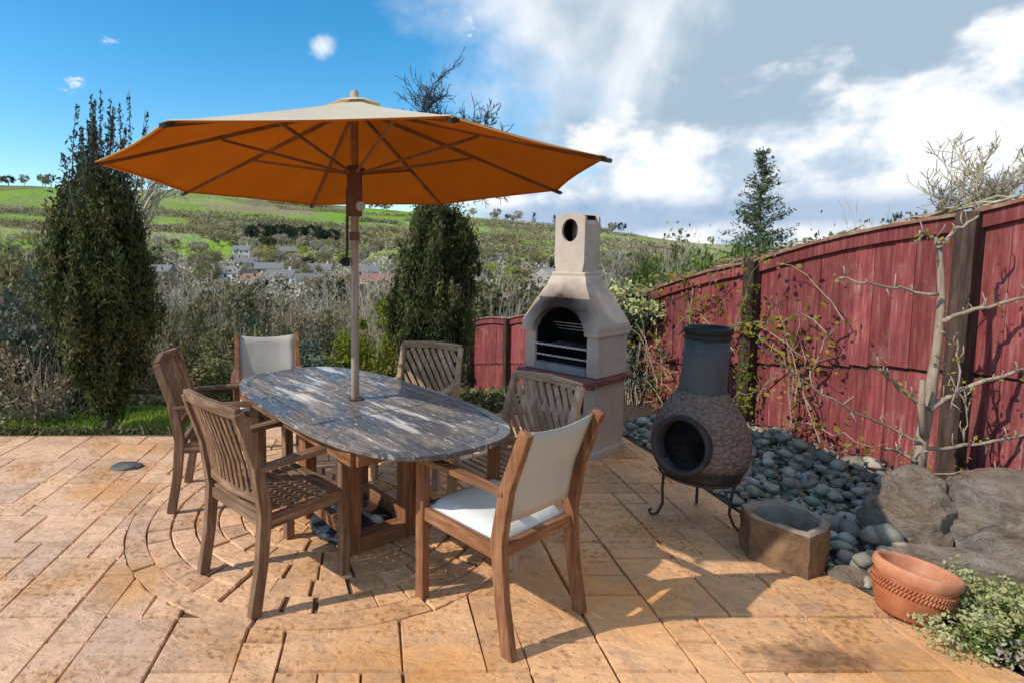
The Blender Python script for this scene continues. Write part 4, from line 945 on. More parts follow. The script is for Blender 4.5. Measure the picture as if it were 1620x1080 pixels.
# ------------------------------------------------------------------ planting near
def espalier():
    y0 = 3.12; t = thing('espalier_tree', 'bare pale barked espalier tree trained against the red fence', 'tree', (3.0, y0, .1))
    s = y0/900.
    # picture-plane measurements turned into metres about the tree base
    def q(x, y, dy=0): 
        yy = y0+dy; a_ = (x-600)/900; b_ = (474-y)/900; P_ = R(4.7); d_ = V((a_, cos(P_)+b_*sin(P_), -sin(P_)+b_*cos(P_))); d_ *= yy/d_.y
        return (d_.x-3.0, dy, d_.z+1.55-.1)
    tr = [q(1448, 775), q(1457, 700), q(1472, 620, .02), q(1484, 540), q(1490, 470), q(1487, 400), q(1485, 378)]
    MB().tube(tr, [.034, .031, .027, .021, .018, .014, .010], 8).build('trunk', MAT['palebark'], t, smooth=True)
    MB().tube([q(1462, 690, -.03), q(1457, 640, -.04), q(1460, 600, -.04)], [.02, .017, .012], 7).build('cut_stub', MAT['palebark'], t, smooth=True)
    limbs = [([(1487, 385), (1472, 372), (1455, 366)], .012), ([(1487, 392), (1515, 362), (1548, 342)], .012), ([(1480, 468), (1425, 456), (1375, 450), (1328, 440)], .010),
             ([(1492, 508), (1540, 492), (1590, 478), (1660, 465)], .014), ([(1470, 646), (1500, 628), (1545, 606), (1600, 590), (1670, 570)], .016), ([(1460, 642), (1425, 612), (1390, 582)], .014),
             ([(1458, 712), (1525, 705), (1590, 694), (1650, 680)], .012), ([(1448, 730), (1425, 714), (1402, 708)], .010), ([(1455, 700), (1400, 672), (1330, 640), (1270, 600), (1200, 545)], .008),
             ([(1456, 752), (1520, 745), (1600, 752)], .009), ([(1486, 520), (1512, 548), (1520, 600), (1505, 650)], .007), ([(1480, 560), (1500, 585), (1530, 640), (1525, 700)], .006)]
    rng = np.random.default_rng(5)
    for L_, r in limbs:
        m = MB(); n = len(L_); pts = [q(x, y, -.02+.03*sin(i*2.1)) for i, (x, y) in enumerate(L_)]
        # subdivide with slight kinks
        pp = []
        for i in range(n-1):
            for k in range(4): f = k/4; p = V(pts[i]).lerp(V(pts[i+1]), f); pp.append(tuple(p+V(rng.normal(size=3)*.006)))
        pp.append(pts[-1]); K = len(pp); m.tube(pp, [r*(1-.55*i/K) for i in range(K)], 6)
        for i in range(2, K, 1):
            if rng.random() < .75:
                d = V((rng.normal()*.3, rng.normal()*.25, rng.choice([1, 1, -.6]))).normalized(); l = rng.uniform(.02, .09); a = V(pp[i]); m.tube([tuple(a), tuple(a+d*l*.6+V(rng.normal(size=3)*.006)), tuple(a+d*l)], [.0045, .004, .0025], 4)
        m.build('branch', MAT['palebark'], t, smooth=True)
    P = []
    for L_, r in limbs:
        for i in range(len(L_)-1):
            for k in range(5): f = rng.random(); P.append(V(q(*L_[i], -.02)).lerp(V(q(*L_[i+1], -.02)), f)+V(rng.normal(size=3)*.03))
    leaves('buds', np.array([tuple(p) for p in P]), .016, MAT['climb'], t, rng=rng)['kind'] = 'stuff'
espalier()

def climber():
    t = thing('climbing_plant', 'yellow green climbing plant scrambling over the red fence behind the chimenea', 'climber', (3.0, 4.8, 0))
    rng = np.random.default_rng(8); m = MB(); P = []
    def pt(y, z, o=.07): return V((fence_x(y)-o-3.0, y-4.8, z))
    for k in range(34):
        y = rng.uniform(4.0, 6.3); z = rng.uniform(0, .5) if rng.random() < .6 else rng.uniform(.5, 1.2); p = pt(y, z, rng.uniform(.05, .16)); pts = [p]
        d = V((0, rng.uniform(-1, 1), rng.uniform(.1, 1.1))).normalized()
        for i in range(7):
            d = (d+V((rng.normal()*.1, rng.normal()*.35, rng.normal()*.3))).normalized(); nx = pts[-1]+d*.13
            top = np.interp(nx.y+4.8, [3.36, 4.72, 6.08, 7.4], [1.75, 1.45, 1.05, .7]); nx.z = min(nx.z, top+.05); nx.x = min(nx.x, fence_x(nx.y+4.8)-3.0-.03); pts.append(nx)
        m.tube([tuple(p) for p in pts], [.007*(1-.1*i) for i in range(len(pts))], 4)
        for p in pts[1:]:
            for _ in range(rng.integers(2, 9)): P.append(p+V(rng.normal(size=3)*.045))
    m.build('stems', MAT['palebark'], t)
    leaves('foliage', np.array([tuple(p) for p in P]), .030, MAT['climb'], t, aspect=1.5, rng=rng)
    # fresh tuft on the post
    P = [pt(4.62+rng.normal()*.05, rng.uniform(.25, 1.3), .14+abs(rng.normal())*.03) for _ in range(170)]
    leaves('fresh_foliage', np.array([tuple(p) for p in P]), .022, MAT['lime'], t, rng=rng)
climber()
def fence_top_vine():
    t = thing('dry_vine', 'dry beige vine lying along the capping of the red fence', 'vine', (3.0, 4.8, 0)); rng = np.random.default_rng(18); m = MB(); P = []
    for k in range(60):
        y = rng.uniform(3.0, 7.2); top = lambda yy: np.interp(yy, [2, 3.36, 4.72, 6.08, 7.44, 8.8], [2.0, 1.77, 1.47, 1.06, .72, .52])
        pts = []
        for i in range(6):
            pts.append((fence_x(y)-3.0+rng.normal()*.03, y-4.8, top(y)+.045+abs(rng.normal())*.02)); y += rng.uniform(.04, .12)
        m.tube(pts, .005, 4, caps=False); P += [V(p)+V(rng.normal(size=3)*.02) for p in pts for _ in range(5 if pts[0][1] > -.6 else 1)]
    m.build('stems', MAT['tan'], t); leaves('leaves', np.array([tuple(p) for p in P]), .024, MAT['dryleaf'], t, rng=rng)
fence_top_vine()
def dark_climber():
    t = thing('ivy', 'dark twiggy ivy hanging between the barbecue and the red fence', 'climber', (2.72, 5.95, -.15)); rng = np.random.default_rng(28)
    P = clumps(2600, 60, lambda k: np.stack([rng.normal(size=k)*.07, rng.normal(size=k)*.15, rng.uniform(-.1, 1.25, k)], 1), .05, rng); leaves('foliage', P, .028, MAT['blue'], t, rng=rng)
    twigs('stems', 40, MAT['palebark'], t, np.array([0, 0, -.1]), lambda k: np.stack([rng.normal(size=k)*.12, rng.normal(size=k)*.2, rng.uniform(.5, 1.4, k)], 1), .006, rng=rng)
    P = clumps(900, 16, lambda k: np.stack([rng.normal(size=k)*.12-.05, rng.normal(size=k)*.2, rng.uniform(1.0, 1.3, k)], 1), .06, rng); leaves('pale_foliage', P, .03, MAT['cream'], t, rng=rng)
dark_climber()
def low_shrub():
    t = thing('variegated_shrub', 'low shrub with cream and lime leaves at the lower right by the patio edge', 'shrub', (2.60, 2.16, 0)); rng = np.random.default_rng(3)
    P = clumps(15000, 150, lambda k: np.stack([rng.normal(size=k)*.14, rng.normal(size=k)*.11, rng.uniform(.01, .15, k)], 1)*[1, 1, 1], .028, rng); P[:, 2] = np.abs(P[:, 2])
    leaves('foliage', P, .013, MAT['cream'], t, aspect=1.5, rng=rng)
    P = clumps(5000, 60, lambda k: np.stack([rng.normal(size=k)*.13, rng.normal(size=k)*.10, rng.uniform(.01, .12, k)], 1), .03, rng); P[:, 2] = np.abs(P[:, 2])*.8; leaves('inner_foliage', P, .020, MAT['green'], t, aspect=2.2, up=.5, rng=rng)
    twigs('stems', 60, MAT['twig'], t, np.array([0, 0, 0]), lambda k: np.stack([rng.normal(size=k)*.16, rng.normal(size=k)*.12, rng.uniform(.05, .17, k)], 1), .003, rng=rng)
    t2 = thing('ground_heather', 'pinkish grey creeping heather below the cream leaved shrub', 'shrub', (2.66, 1.93, 0))
    P = clumps(4000, 60, lambda k: np.stack([rng.normal(size=k)*.13, rng.normal(size=k)*.07, rng.uniform(.0, .07, k)], 1), .02, rng); P[:, 2] = np.abs(P[:, 2])
    leaves('foliage', P, .010, MAT['farpale'], t2, aspect=2, rng=rng)
low_shrub()

# ------------------------------------------------------------------ junipers
def juniper(label, loc, h, w_, seed, wisp, nm=26000, lean=0):
    t = thing('juniper_tree', label, 'tree', loc); rng = np.random.default_rng(seed)
    def shape(k):
        z = rng.random(k)**.85; prof = np.interp(z, [0, .08, .18, .35, .6, .8, .93, 1.], [.06, .30, .66, .95, 1., .84, .66, .42])
        a = rng.random(k)*2*pi; r = np.sqrt(rng.uniform(.15, 1., k))*prof*w_/2*(1+.20*np.sin(a*3+z*7+seed)+.10*np.sin(a*7-z*15))
        return np.stack([r*np.cos(a)+lean*z*h, r*np.sin(a), .22+z*(h-.30)], 1)
    P = clumps(nm, 520, shape, np.array([.032, .032, .075]), rng); P[:, 2] += rng.exponential(.07, nm)*rng.random(nm)
    leaves('foliage', P, .0165, MAT['cypress'], t, aspect=3.2, up=1.5, rng=rng)
    P = clumps(nm//6, 90, shape, np.array([.025, .025, .08]), rng); P[:, :2] *= 1.05; P[:, 2] += .05
    leaves('lighter_sprays', P, .018, MAT['olive'], t, aspect=3.0, up=1.6, rng=rng)
    m = MB(); m.tube([(0, 0, -.1), (.01, 0, .25), (.0, .01, .7), (lean*h*.7, 0, h*.8)], [.05, .042, .035, .01], 7)
    m.build('trunk', MAT['bark'], t, smooth=True)
    if wisp:
        m = MB(); Q = []
        for k in range(wisp[0]):
            a = rng.random()*2*pi; r = rng.random()*w_*.36; b = V((r*cos(a)+lean*h, r*sin(a), h*.82)); tp = b+V((rng.normal()*.07, rng.normal()*.07, rng.uniform(.45, 1.15)*wisp[1])); pts = [b.lerp(tp, f)+V(rng.normal(size=3)*.012) for f in (0, .33, .66, 1)]
            m.tube([tuple(p) for p in pts], [.008, .006, .004, .002], 4)
            for _ in range(150): f = rng.random()**.8; Q.append(b.lerp(tp, f)+V((*(rng.normal(size=2)*.036*(1.15-f)), 0)))
        m.build('top_shoots', MAT['bark'], t); leaves('top_foliage', np.array([tuple(p) for p in Q]), .014, MAT['cypress2'], t, aspect=3., up=1.4, rng=rng)
juniper('tall dark columnar juniper with wispy top at the left beyond the patio', (-2.44, 5.02, -.1), 2.30, .82, 11, (46, 1.0), 62000)
juniper('dark columnar juniper between the parasol pole and the barbecue', (.62, 6.25, -.3), 2.35, .84, 21, (10, .3), 56000)

# ------------------------------------------------------------------ shrubs and trees on the slope
SH = {}
def shrub_proto(key, mtw, mlf, nl, ls, nt, seed, aspect=1.6, up=.2, spread=.5, h=1.):
    rng = np.random.default_rng(seed); t = thing('shrub', 'shrub', 'shrub', (0, 0, 0))
    def dome(k):
        a = rng.random(k)*2*pi; r = np.sqrt(rng.random(k))*.5*spread/.5; z = rng.random(k)**.6; z = z*np.sqrt(np.clip(1-(r/(spread*1.05))**2, .1, 1)); return np.stack([r*np.cos(a), r*np.sin(a), .05+z*h], 1)
    twigs('twigs', nt, mtw, t, np.array([0, 0, -.05]), dome, .010, 4, .10, .10, rng, 3)
    if nl: leaves('foliage', clumps(nl, 60, dome, .06, rng), ls, mlf, t, aspect=aspect, up=up, rng=rng)
    SH[key] = t; return t
def fine_shrub(key, mtw, seed, n=10, depth=4):
    rng = np.random.default_rng(seed); t = thing('shrub', 'shrub', 'shrub', (0, 0, 0)); m = MB()
    for k in range(n):
        d = V((rng.normal()*.4, rng.normal()*.4, 1)).normalized(); branch(m, V((rng.normal()*.08, rng.normal()*.08, -.05)), d, .42, .012, depth, rng, .42, .25, 2, (2, 5), .0022, 3, .66)
    m.build('twigs', mtw, t); SH[key] = t
    return t
shrub_proto('brown', MAT['twig'], MAT['dryleaf'], 3200, .022, 260, 31)
shrub_proto('olive', MAT['twig'], MAT['olive'], 5200, .026, 160, 32)
shrub_proto('blue', MAT['bark'], MAT['blue'], 7000, .026, 80, 33)
shrub_proto('lime', MAT['twig'], MAT['lime'], 6500, .022, 120, 34, aspect=2.6, up=1.2)
shrub_proto('green', MAT['twig'], MAT['green'], 5500, .026, 100, 35)
fine_shrub('grey', MAT['greytwig'], 36, 11, 4); fine_shrub('twiggy', MAT['twig'], 37, 11, 4)
used = set()
def place(key, x, y, h, w_, label, group=None, name='shrub', cat='shrub', sink=.05, rz=None, z=None):
    p = SH[key]; o = p if key not in used else copytree(p); used.add(key)
    o.name = name; o.location = (x, y, (th(x, y) if z is None else z)-sink); o.scale = (w_, w_, h); o.rotation_euler = (0, 0, random.uniform(0, 6) if rz is None else rz)
    for k in ('group',):
        if k in o: del o[k]
    tag(o, label, cat, group); return o
place('blue', -3.75, 5.75, 1.55, 1.35, 'dark blue green evergreen bush at the far left beyond the patio')
place('brown', -3.25, 5.55, 1.15, 1.1, 'brown twiggy bush between the blue green bush and the left juniper')
place('olive', -4.35, 6.9, 2.0, 1.6, 'grey olive bush rising behind the dark blue green bush at the left edge')
place('lime', .05, 6.7, 1.25, 1.15, 'bright yellow green broom bush behind the parasol pole')
place('lime', -.42, 7.3, .95, 1.0, 'smaller yellow green bush left of the parasol pole behind the table')
place('olive', -1.55, 6.3, 1.05, 1.2, 'olive bush just behind the far left wooden chair')
place('blue', -1.0, 6.4, .85, 1.1, 'dark low bush behind the far white canvas chair')
place('green', -1.78, 6.15, .6, .5, 'small pale green sapling bush right of the left juniper')
rs = random.Random(12)
kinds = {'brown': 'brown leafed bush on the slope below the patio', 'olive': 'olive green bush on the slope below the patio', 'grey': 'bare grey twiggy bush on the slope below the patio', 'twiggy': 'bare brown twiggy bush on the slope below the patio', 'blue': 'dark green bush on the slope below the patio', 'green': 'light green bush on the slope below the patio'}
def rowfill(y, t0, t1, n, hp, ws, keys, jit=.12):
    for i in range(n):
        t = t0+(t1-t0)*(i+.5+rs.uniform(-.35, .35))/n; yy = y*(1+rs.uniform(-jit, jit)); x = t*yy; z = th(x, yy)
        top = EYE+(400-hp(t)-rs.uniform(-22, 22))/900*yy; h = max(.5, top-z); k = rs.choice(keys)
        place(k, x, yy, h, h*rs.uniform(*ws) if h < 3 else h*.75, kinds[k], kinds[k].replace('bush', 'bushes'))
hpA = lambda t: np.interp(t, [-.8, -.6, -.4, -.2, 0, .2], [480, 500, 500, 510, 505, 500])
hpB = lambda t: np.interp(t, [-.8, -.6, -.4, -.2, 0, .2], [420, 440, 455, 470, 470, 450])
hpC = lambda t: np.interp(t, [-.8, -.6, -.4, -.2, 0, .2, .6], [385, 395, 425, 450, 450, 430, 420])
rowfill(7.6, -.80, -.02, 12, hpA, (.55, .8), ['brown', 'twiggy', 'olive', 'brown', 'olive', 'grey', 'blue'])
rowfill(10, -.80, .13, 15, hpB, (.5, .75), ['brown', 'twiggy', 'olive', 'grey', 'olive', 'twiggy', 'brown'])
rowfill(14.5, -.80, .45, 20, hpC, (.5, .7), ['brown', 'grey', 'twiggy', 'olive', 'grey', 'twiggy'])
hpD = lambda t: np.interp(t, [-.8, -.6, -.4, -.2, 0, .2, .6, 1.2], [365, 380, 430, 450, 440, 420, 410, 400])
rowfill(24, -.80, .7, 22, hpD, (.45, .6), ['grey', 'twiggy', 'grey', 'olive', 'twiggy', 'brown'])
# hedge and bushes beyond the red fence
for x, y, pk, k, lb in ((3.35, 6.9, 400, 'green', 'light green bush above the fence right of the barbecue'), (3.9, 7.0, 388, 'green', 'tall fresh green bush behind the fence, left of the young conifer'),
        (4.7, 7.2, 380, 'green', 'fresh green bush behind the fence below the young conifer'), (3.2, 8.6, 412, 'olive', 'olive bush behind the fence between barbecue and conifer'), (3.0, 7.9, 430, 'green', 'pale green bush close behind the barbecue hood'),
        (4.2, 9.0, 392, 'olive', 'olive bush farther behind the fence left of the conifer'), (5.6, 7.0, 368, 'green', 'green bush behind the fence to the right of the conifer'), (6.1, 7.0, 352, 'blue', 'dark green bush showing above the middle of the fence'),
        (6.6, 7.2, 350, 'blue', 'dark evergreen bush above the fence near the dark post'), (7.2, 7.0, 345, 'olive', 'olive bush above the fence near the tan tree'), (5.3, 10.5, 375, 'olive', 'olive bush behind the conifer'), (2.6, 12.2, 440, 'grey', 'bare grey bush left of the barbecue hood'),
        (5.2, 6.3, 385, 'green', 'low green bush just over the fence capping')):
    z = th(x, y); top = EYE+(400-pk)/900*y; place(k, x, y, top-z, (top-z)*.42, lb)
o = place('lime', 2.85, 9.2, .95, .8, 'yellow green bush behind the low end of the red fence', z=-.9); 
# twigs over fence
for x, y, pk, lb in ((7.0, 6.6, 290, 'bare twiggy shrub poking above the fence, left of the tan tree'), (6.0, 6.8, 305, 'thin bare twigs above the middle of the fence'), (4.1, 8.2, 360, 'bare twiggy shrub left of the conifer')):
    z = th(x, y); top = EYE+(400-pk)/900*y; place('grey', x, y, top-z, (top-z)*.33, lb)
# young conifer
def conifer():
    x, y = 7.95, 12.; z = th(x, y); h = EYE+165/900*12-z; t = thing('conifer', 'young sparse conifer standing behind the red fence against the clouds', 'tree', (x, y, z)); rng = np.random.default_rng(4)
    m = MB(); m.tube([(0, 0, -.1), (.02, 0, h*.5), (0, 0, h)], [.09, .05, .008], 6); m.build('trunk', MAT['bark'], t, smooth=True); b = MB(); P = []
    for k in range(330):
        f = rng.uniform(.15, .99); zz = f*h; l = (1-f)*1.75+.08; a = rng.random()*2*pi; d = V((cos(a), sin(a), .28)); e = V((0, 0, zz))+d*l*rng.uniform(.65, 1.1); s = V((0, 0, zz))
        b.tube([tuple(s), tuple(s.lerp(e, .5)-V((0, 0, .04))), tuple(e)], [.014*(1-f)+.005, .006, .002], 3)
        for _ in range(int(10+46*(1-f))): g = rng.uniform(.15, 1.); P.append(s.lerp(e, g)+V(rng.normal(size=3)*.03))
    b.build('branches', MAT['bark'], t); leaves('needles', np.array([tuple(p) for p in P]), .028, MAT['coniferleaf'], t, aspect=3.5, rng=rng)
conifer()
def bare_tree(label, loc, h, mat, seed, d0=V((0, 0, 1)), depth=5, spread=.5, n=(2, 4), r=.10, cr=.30, tr=.45, minr=.004, shrink=.7):
    t = thing('bare_tree', label, 'tree', loc); rng = np.random.default_rng(seed); m = MB(); k = h*tr
    m.tube([(0, 0, -.3), (.03*h, 0, k*.5), (0, .01*h, k)], [r, r*.85, r*.6], 7); m.build('trunk', mat, t, smooth=True)
    b = MB()
    for i in range(6):
        d = (d0+V(rng.normal(size=3))*.55+V((0, 0, .5))).normalized(); branch(b, V((0, .01*h, k*rng.uniform(.8, 1.))), d, h*cr, r*.45, depth, rng, spread, .12, 3, n, minr, 4, shrink)
    b.build('crown', mat, t); return t
x, y = 2.85, 30.; z = th(x, y); bare_tree('dark bare tree whose crown stands above the parasol against the blue sky', (x, y, z), EYE+300/900*30-z, MAT['darktwig'], 42, depth=5, r=.22, cr=.125, tr=.66, spread=.62, n=(3, 6), minr=.016, shrink=.72)
x, y = 9.9, 9.; z = th(x, y); bare_tree('tan bare tree at the right edge above the red fence', (x, y, z), EYE+200/900*9-z, MAT['tan'], 43, depth=5, r=.09, cr=.22, tr=.5, n=(2, 5), minr=.006)
x, y = -7.7, 18.; z = th(x, y); bare_tree('fine bare grey tree behind the wispy top of the left juniper', (x, y, z), EYE+205/900*18-z, MAT['greytwig'], 44, depth=4, r=.12, cr=.14, tr=.66, n=(2, 5), minr=.010)
for i, (tx, yy, pk, mt) in enumerate([(.18, 17, 398, 'greytwig'), (.235, 20, 405, 'greytwig'), (.14, 22, 390, 'twig'), (-.33, 25, 385, 'greytwig'), (-.05, 30, 385, 'twig'), (.05, 26, 375, 'greytwig'), (-.60, 30, 345, 'twig'), (-.66, 22, 360, 'greytwig'), (.52, 26, 372, 'twig'), (.43, 34, 375, 'greytwig')]):
    z = th(tx*yy, yy); wh = ['behind the low end of the red fence', 'just left of the barbecue chimney', 'right of the second juniper', 'right of the left juniper', 'left of the parasol pole', 'behind the parasol pole', 'at the left beyond the bushes', 'at the far left edge', 'right of the barbecue chimney', 'beyond the barbecue, far down the slope'][i]
    H_ = EYE+(400-pk)/900*yy-z; bare_tree('slender bare tree '+wh, (tx*yy, yy, z), H_, MAT[mt], 60+i, depth=4, r=.08, cr=.22, tr=.42, n=(2, 5), minr=.010*yy/20)

# ------------------------------------------------------------------ low rail fence behind the lawn
def rail_fence():
    t = thing('rail_fence', 'low dark wooden rail fence behind the grass at the left', 'fence', (-3.0, 5.75, 0)); z0 = -.19
    for k in range(6): MB().box((-1.6+k*.9, 0, z0+.19), (.05, .05, .42)).build('post', MAT['post'], t, bevel=.004)
    for k in range(5):
        a = -1.6+k*.9; MB().bar((a-.02, -.035, z0+.34), (a+.92, -.035, z0+.34+random.uniform(-.02, .02)), .02, .045).build('rail', MAT['post'], t)
rail_fence()

# ------------------------------------------------------------------ village and hill
def house(loc, rz, w_, d, h, rh, wall, roof, label, nwin=3, chim=True):
    t = thing('house', label, 'house', loc, rz)
    MB().box((0, 0, h/2-2), (w_, d, h+4)).build('wall', MAT[wall], t)
    m = MB(); o_ = .4; vs = [(-w_/2-o_, -d/2-o_, h-.1), (w_/2+o_, -d/2-o_, h-.1), (w_/2+o_, d/2+o_, h-.1), (-w_/2-o_, d/2+o_, h-.1), (-w_/2-o_, 0, h+rh), (w_/2+o_, 0, h+rh)]
    rf = m.add(vs, [(0, 1, 5, 4), (2, 3, 4, 5), (0, 4, 3), (1, 2, 5), (3, 2, 1, 0)]).build('roof', MAT[roof], t)
    if chim: MB().box((w_*.32, 0, h+rh+.2), (.8, .6, 1.6)).build('chimney', MAT[wall], rf)
    for fl in range(2 if h > 4 else 1):
        for k in range(nwin):
            x = (k-(nwin-1)/2)*w_/nwin; MB().box((x, -d/2-.02, 1.4+fl*2.7), (1.1, .08, 1.2)).build('window', MAT['glass'], t)
hp = [(-.42, 210, .1, 'wwall', 'slate'), (-.385, 235, -.2, 'gwall', 'slate'), (-.312, 150, .5, 'pwall', 'slate'), (-.29, 260, .1, 'wwall', 'slate'), (-.262, 230, -.3, 'wwall', 'slate'), (-.235, 270, .3, 'gwall', 'slate'), (-.22, 225, 0, 'wwall', 'redroof'),
      (-.195, 255, .2, 'swall', 'slate'), (-.172, 215, -.2, 'wwall', 'slate'), (-.15, 245, .1, 'wwall', 'slate'), (-.125, 205, .3, 'gwall', 'slate'), (-.105, 250, -.1, 'wwall', 'slate'), (-.085, 215, .2, 'wwall', 'redroof'), (-.02, 240, 0, 'wwall', 'slate'), (.0, 200, .4, 'swall', 'redroof'),
      (.155, 190, .2, 'wwall', 'slate'), (.175, 140, -.2, 'wwall', 'slate'), (-.46, 260, .3, 'swall', 'slate'), (.47, 230, .2, 'wwall', 'slate'), (-.24, 330, 0, 'wwall', 'slate'), (-.16, 330, .2, 'swall', 'slate')]
wn_ = {'wwall': 'white', 'gwall': 'grey', 'pwall': 'pink', 'swall': 'sandstone'}; rn = {'slate': 'slate', 'redroof': 'red tiled'}
ws_ = ['left of the pink gable', 'at the foot of the fields', 'in front of the village', 'in the upper row of the village', 'in the middle of the village', 'beside the dark hedge', 'behind the parasol pole side of the village']
for i, (tx, y, rz, wl, rf) in enumerate(hp):
    x = tx*y; z = th(x, y); s = .8+.3*((i*37) % 10)/10
    lb = f'{wn_[wl]} {rn[rf]} roofed house '+['leftmost of the white ones in the village', 'second in the village from the left juniper', 'with gable end rising above the brown bushes', 'high in the village below the dark evergreen wood', 'in the village left of the evergreen wood', 'in the village among bare trees, centre left', 'in the village below the bright field', 'of warm stone in the upper village', 'in the lower village near its middle', 'in the village middle, slightly farther back', 'low in the village left of the parasol pole', 'high in the village left of the parasol pole', 'nearest the parasol pole on its left', 'just right of the parasol pole', 'low, right of the parasol pole', 'between the right juniper and the barbecue', 'nearest, low between the juniper and the barbecue', 'farthest left in the valley', 'beyond the fence right of the barbecue', 'highest on the hill below the fields, left', 'highest on the hill below the fields, right'][i]
    house((x, y, z), rz, 11*s, 7*s, 5.2 if i % 3 else 3., 2.6, wl, rf, lb)
house((18.6, 60, th(18.6, 60)), .9, 6.5, 6, EYE-24/900*60-th(18.6, 60)-2.6, 2.6, 'swall', 'paleroof', 'large pale roofed house close behind the barbecue chimney', chim=False)

def crown_proto(key, mat, nl, seed, squash=1., cone=False):
    rng = np.random.default_rng(seed); t = thing('far_tree', 'tree', 'tree', (0, 0, 0))
    def shp(k):
        if cone:
            z = rng.random(k); a = rng.random(k)*2*pi; r = (1-z)*.3*np.sqrt(rng.random(k)); return np.stack([r*np.cos(a), r*np.sin(a), .1+.9*z], 1)
        v = rng.normal(size=(k, 3)); v /= np.linalg.norm(v, axis=1)[:, None]; v *= rng.uniform(.5, 1, k)[:, None]**.5; return v*[.46, .46, .36*squash]+[0, 0, .62]
    leaves('crown', clumps(nl, 26, shp, .06, rng), .034, mat, t, aspect=1.4, rng=rng)
    MB().tube([(0, 0, -.1), (0, 0, .55)], [.03, .02], 5).build('trunk', MAT['bark'], t); SH[key] = t
crown_proto('fw', MAT['farwood'], 3200, 71); crown_proto('fp', MAT['farpine'], 3400, 72); crown_proto('fl', MAT['farlime'], 3200, 73); crown_proto('fpa', MAT['farpale'], 3000, 74); crown_proto('fc', MAT['farpine'], 1200, 75, cone=True)
fk = {'fw': 'brownish bare tree on the far hillside', 'fp': 'dark evergreen tree on the far hillside', 'fl': 'yellow green spring tree on the far hillside', 'fpa': 'pale blossoming tree on the far hillside', 'fc': 'dark conifer on the far hillside'}
def ft(key, x, y, h, w_=1., lb=None, grp=None):
    o = place(key, x, y, h, h*w_, lb or fk[key], grp or fk[key].replace(' tree', ' trees').replace('conifer', 'conifers'), 'far_tree', 'tree', sink=.3)
cnt = 0
for i in range(290):     # valley and lower hill
    y = 70+rs.random()**.8*330; t = rs.uniform(-.78, .72); x = t*y; k = rs.choice(['fw', 'fw', 'fpa', 'fpa', 'fl', 'fw', 'fp', 'fl'] if t > .1 else ['fw', 'fw', 'fpa', 'fw', 'fpa', 'fw', 'fl', 'fp'])
    z = th(x, y); h = rs.uniform(6, 11)
    if y < 140: h = min(h*1.3, EYE+(400-440)/900*y-z)
    if h < 2 or abs(hypot(x-17, y-60)) < 14: continue
    ft(k, x, y, h, rs.uniform(.9, 1.4))
# evergreen clump in the middle of the hill
for i in range(9): x = -95+i*7+rs.uniform(-3, 3); ft('fp', x, 430+rs.uniform(-8, 8), rs.uniform(11, 15), 1.3, 'dark clump evergreen', 'dark evergreen trees in the clump below the field')
# tree line on the ridge
for i in range(70):
    t = rs.uniform(-.75, .75); y = 905+rs.uniform(-25, 10); k = rs.choice(['fw', 'fp', 'fw', 'fpa', 'fc']); ft(k, t*y, y, rs.uniform(8, 20), rs.uniform(.6, 1.5), fk[k].replace('far hillside', 'ridge against the sky'), 'trees on the ridge against the sky')
# hedges and woods as masses
def hedges():
    rng = np.random.default_rng(91); P = []
    def line(a, b, n, w_, h):
        for i in range(n):
            f = rng.random(); x = a[0]+(b[0]-a[0])*f+rng.normal()*w_; y = a[1]+(b[1]-a[1])*f+rng.normal()*w_; P.append((x, y, th(x, y)+rng.random()*h))
    for _ in range(44):
        y = rng.uniform(400, 890); t = rng.uniform(-.75, .5); x = t*y; l = rng.uniform(60, 200); a = rng.normal()*.25; line((x-l/2*cos(a), y-l/2*sin(a)), (x+l/2*cos(a), y+l/2*sin(a)), 420, 2.0, 4.5)
    line((-260, 620), (20, 600), 1400, 2, 5); line((-330, 500), (0, 470), 1800, 4, 6)
    P = np.repeat(np.array(P), 5, 0); P = P+rng.normal(size=P.shape)*[1.3, 1.3, 1.0]
    o = leaves('hedgerows', P, 1.0, MAT['farwood'], rng=rng); tag(o, 'dark hedgerows dividing the fields on the far hill', 'hedge', kind='stuff')
    P = []
    n = 60000
    for i in range(n):
        y = 90+rng.random()*300 if rng.random() < .6 else rng.uniform(390, 860); t = rng.uniform(-.8, .75); x = t*y
        if y > 330 and noise.noise(V((x*.012, y*.012, 5))) < (-.02 if t < .1 else -.12): continue
        P.append((x, y, th(x, y)+rng.random()*2.5))
    P = np.array(P)[:15000]; P = np.repeat(P, 9, 0); k_ = rng.normal(size=P.shape)*[1.5, 1.5, 1.1]*rng.uniform(.5, 1.5, len(P))[:, None]; P = P+k_
    o = leaves('scrub', P, .8, MAT['farpale'], rng=rng); tag(o, 'mass of bare scrub and thicket filling the valley', 'scrub', kind='stuff')
    P = [(x, y, th(x, y)+rng.random()*3) for x, y in ((rng.uniform(-.8, .8)*yy, yy) for yy in rng.uniform(100, 700, 15000)) if noise.noise(V((x*.02, y*.02, 9))) > .12]
    P = np.repeat(np.array(P)[:5000], 8, 0); P = P+rng.normal(size=P.shape)*[1.6, 1.6, 1.1]
    o = leaves('green_scrub', P, .8, MAT['farlime'], rng=rng); tag(o, 'patches of yellow green undergrowth on the far hill', 'scrub', kind='stuff')
hedges()
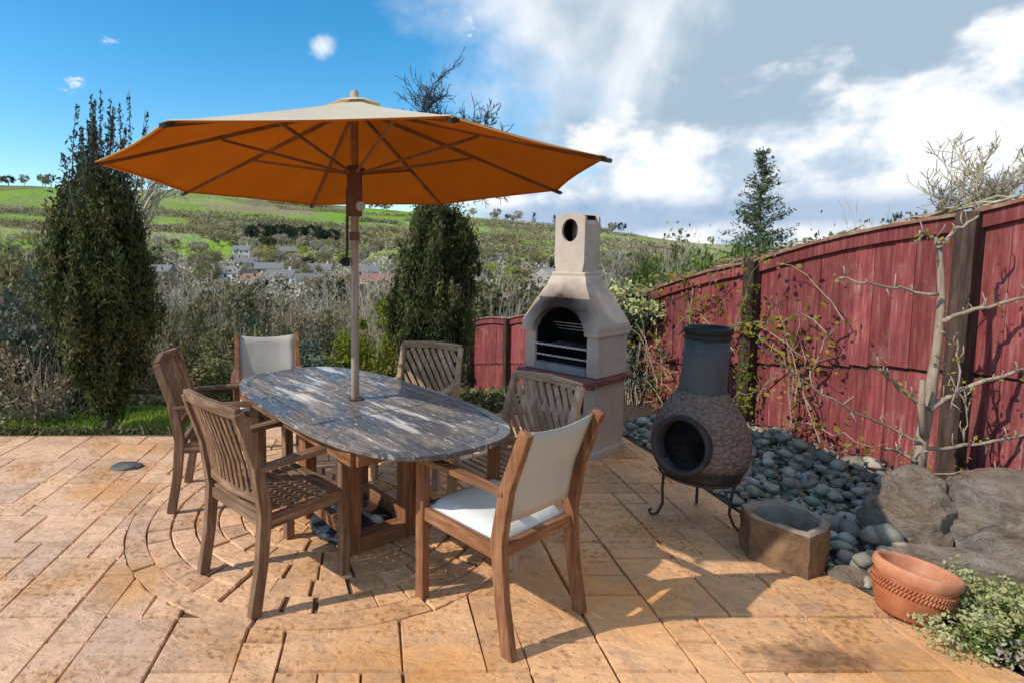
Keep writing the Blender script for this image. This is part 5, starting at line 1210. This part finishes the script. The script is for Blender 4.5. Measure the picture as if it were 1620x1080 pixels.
# near undergrowth over the slope
n = 60000; yy = 6.1+RNG.random(n)**1.4*34; tt = RNG.uniform(-.95, 1.1, n); xx = tt*yy; keep = ~((xx < 3.5) & (xx > 1.2) & (yy < 6.4)); xx, yy = xx[keep], yy[keep]
P = np.array([(a, b, th(a, b)+RNG.random()*.16*(1+b*.05)) for a, b in zip(xx, yy)])
o = leaves('undergrowth', P, .06, MAT['olive'], aspect=2.4, up=.7); tag(o, 'low brown and olive undergrowth covering the slope below the patio', 'undergrowth', kind='stuff')
LM = [(-400, 60, 'at the far left edge'), (60, 150, 'left of the tall juniper'), (150, 260, 'behind the tall juniper'), (260, 380, 'right of the tall juniper'), (380, 480, 'above the far white canvas chair'), (480, 560, 'left of the parasol pole'), (560, 630, 'right of the parasol pole'), (630, 750, 'behind the second juniper'), (750, 840, 'right of the second juniper'), (840, 970, 'behind the barbecue'), (970, 1100, 'right of the barbecue chimney'), (1100, 1180, 'above the chimenea'), (1180, 1300, 'by the young conifer'), (1300, 1700, 'beyond the middle of the red fence'), (1700, 9999, 'beyond the right end of the red fence')]
DR = [(0, 8.8, 'in the nearest row of bushes'), (8.8, 12, 'in the second row of bushes'), (12, 18, 'in the third row of bushes'), (18, 60, 'in the farthest row of bushes'), (60, 160, 'low in the valley'), (160, 260, 'among the village houses'), (260, 400, 'just above the village'), (400, 600, 'in the middle of the hill'), (600, 3000, 'on the skyline')]
def pxx(o): p = o.matrix_basis.translation; return 600+900*p.x/max(.1, p.y)
bk = {}
for o in list(C.objects):
    if o.parent is None and 'group' in o and o.get('category') in ('shrub', 'tree'):
        x = pxx(o); y = o.location.y; lm = next((n for a, b, n in LM if a <= x < b), 'at the far left edge'); dr = next(n for a, b, n in DR if a <= y < b)
        b0 = o['label'].replace(' on the slope below the patio', '').replace(' on the far hillside', '').replace(' on the ridge against the sky', ''); bk.setdefault((b0, dr, lm), []).append(o)
NUM = ['', '', 'two', 'three', 'four', 'five', 'six', 'seven', 'eight', 'nine', 'ten', 'eleven', 'twelve']
ORD = ['first', 'second', 'third', 'fourth', 'fifth', 'sixth', 'seventh', 'eighth', 'ninth', 'tenth', 'eleventh', 'twelfth', 'thirteenth', 'fourteenth']
for (b0, dr, lm), L_ in bk.items():
    L_.sort(key=pxx)
    for i, o in enumerate(L_):
        pre = '' if len(L_) == 1 else ('left one of two, ' if i == 0 else 'right one of two, ') if len(L_) == 2 else ORD[min(i, 13)]+' from left, '
        o['label'] = ' '.join((pre+b0+' '+dr+' '+lm).split()[:16])
for k, o in SH.items():
    if k not in used:
        for c in list(o.children): bpy.data.objects.remove(c)
        bpy.data.objects.remove(o)
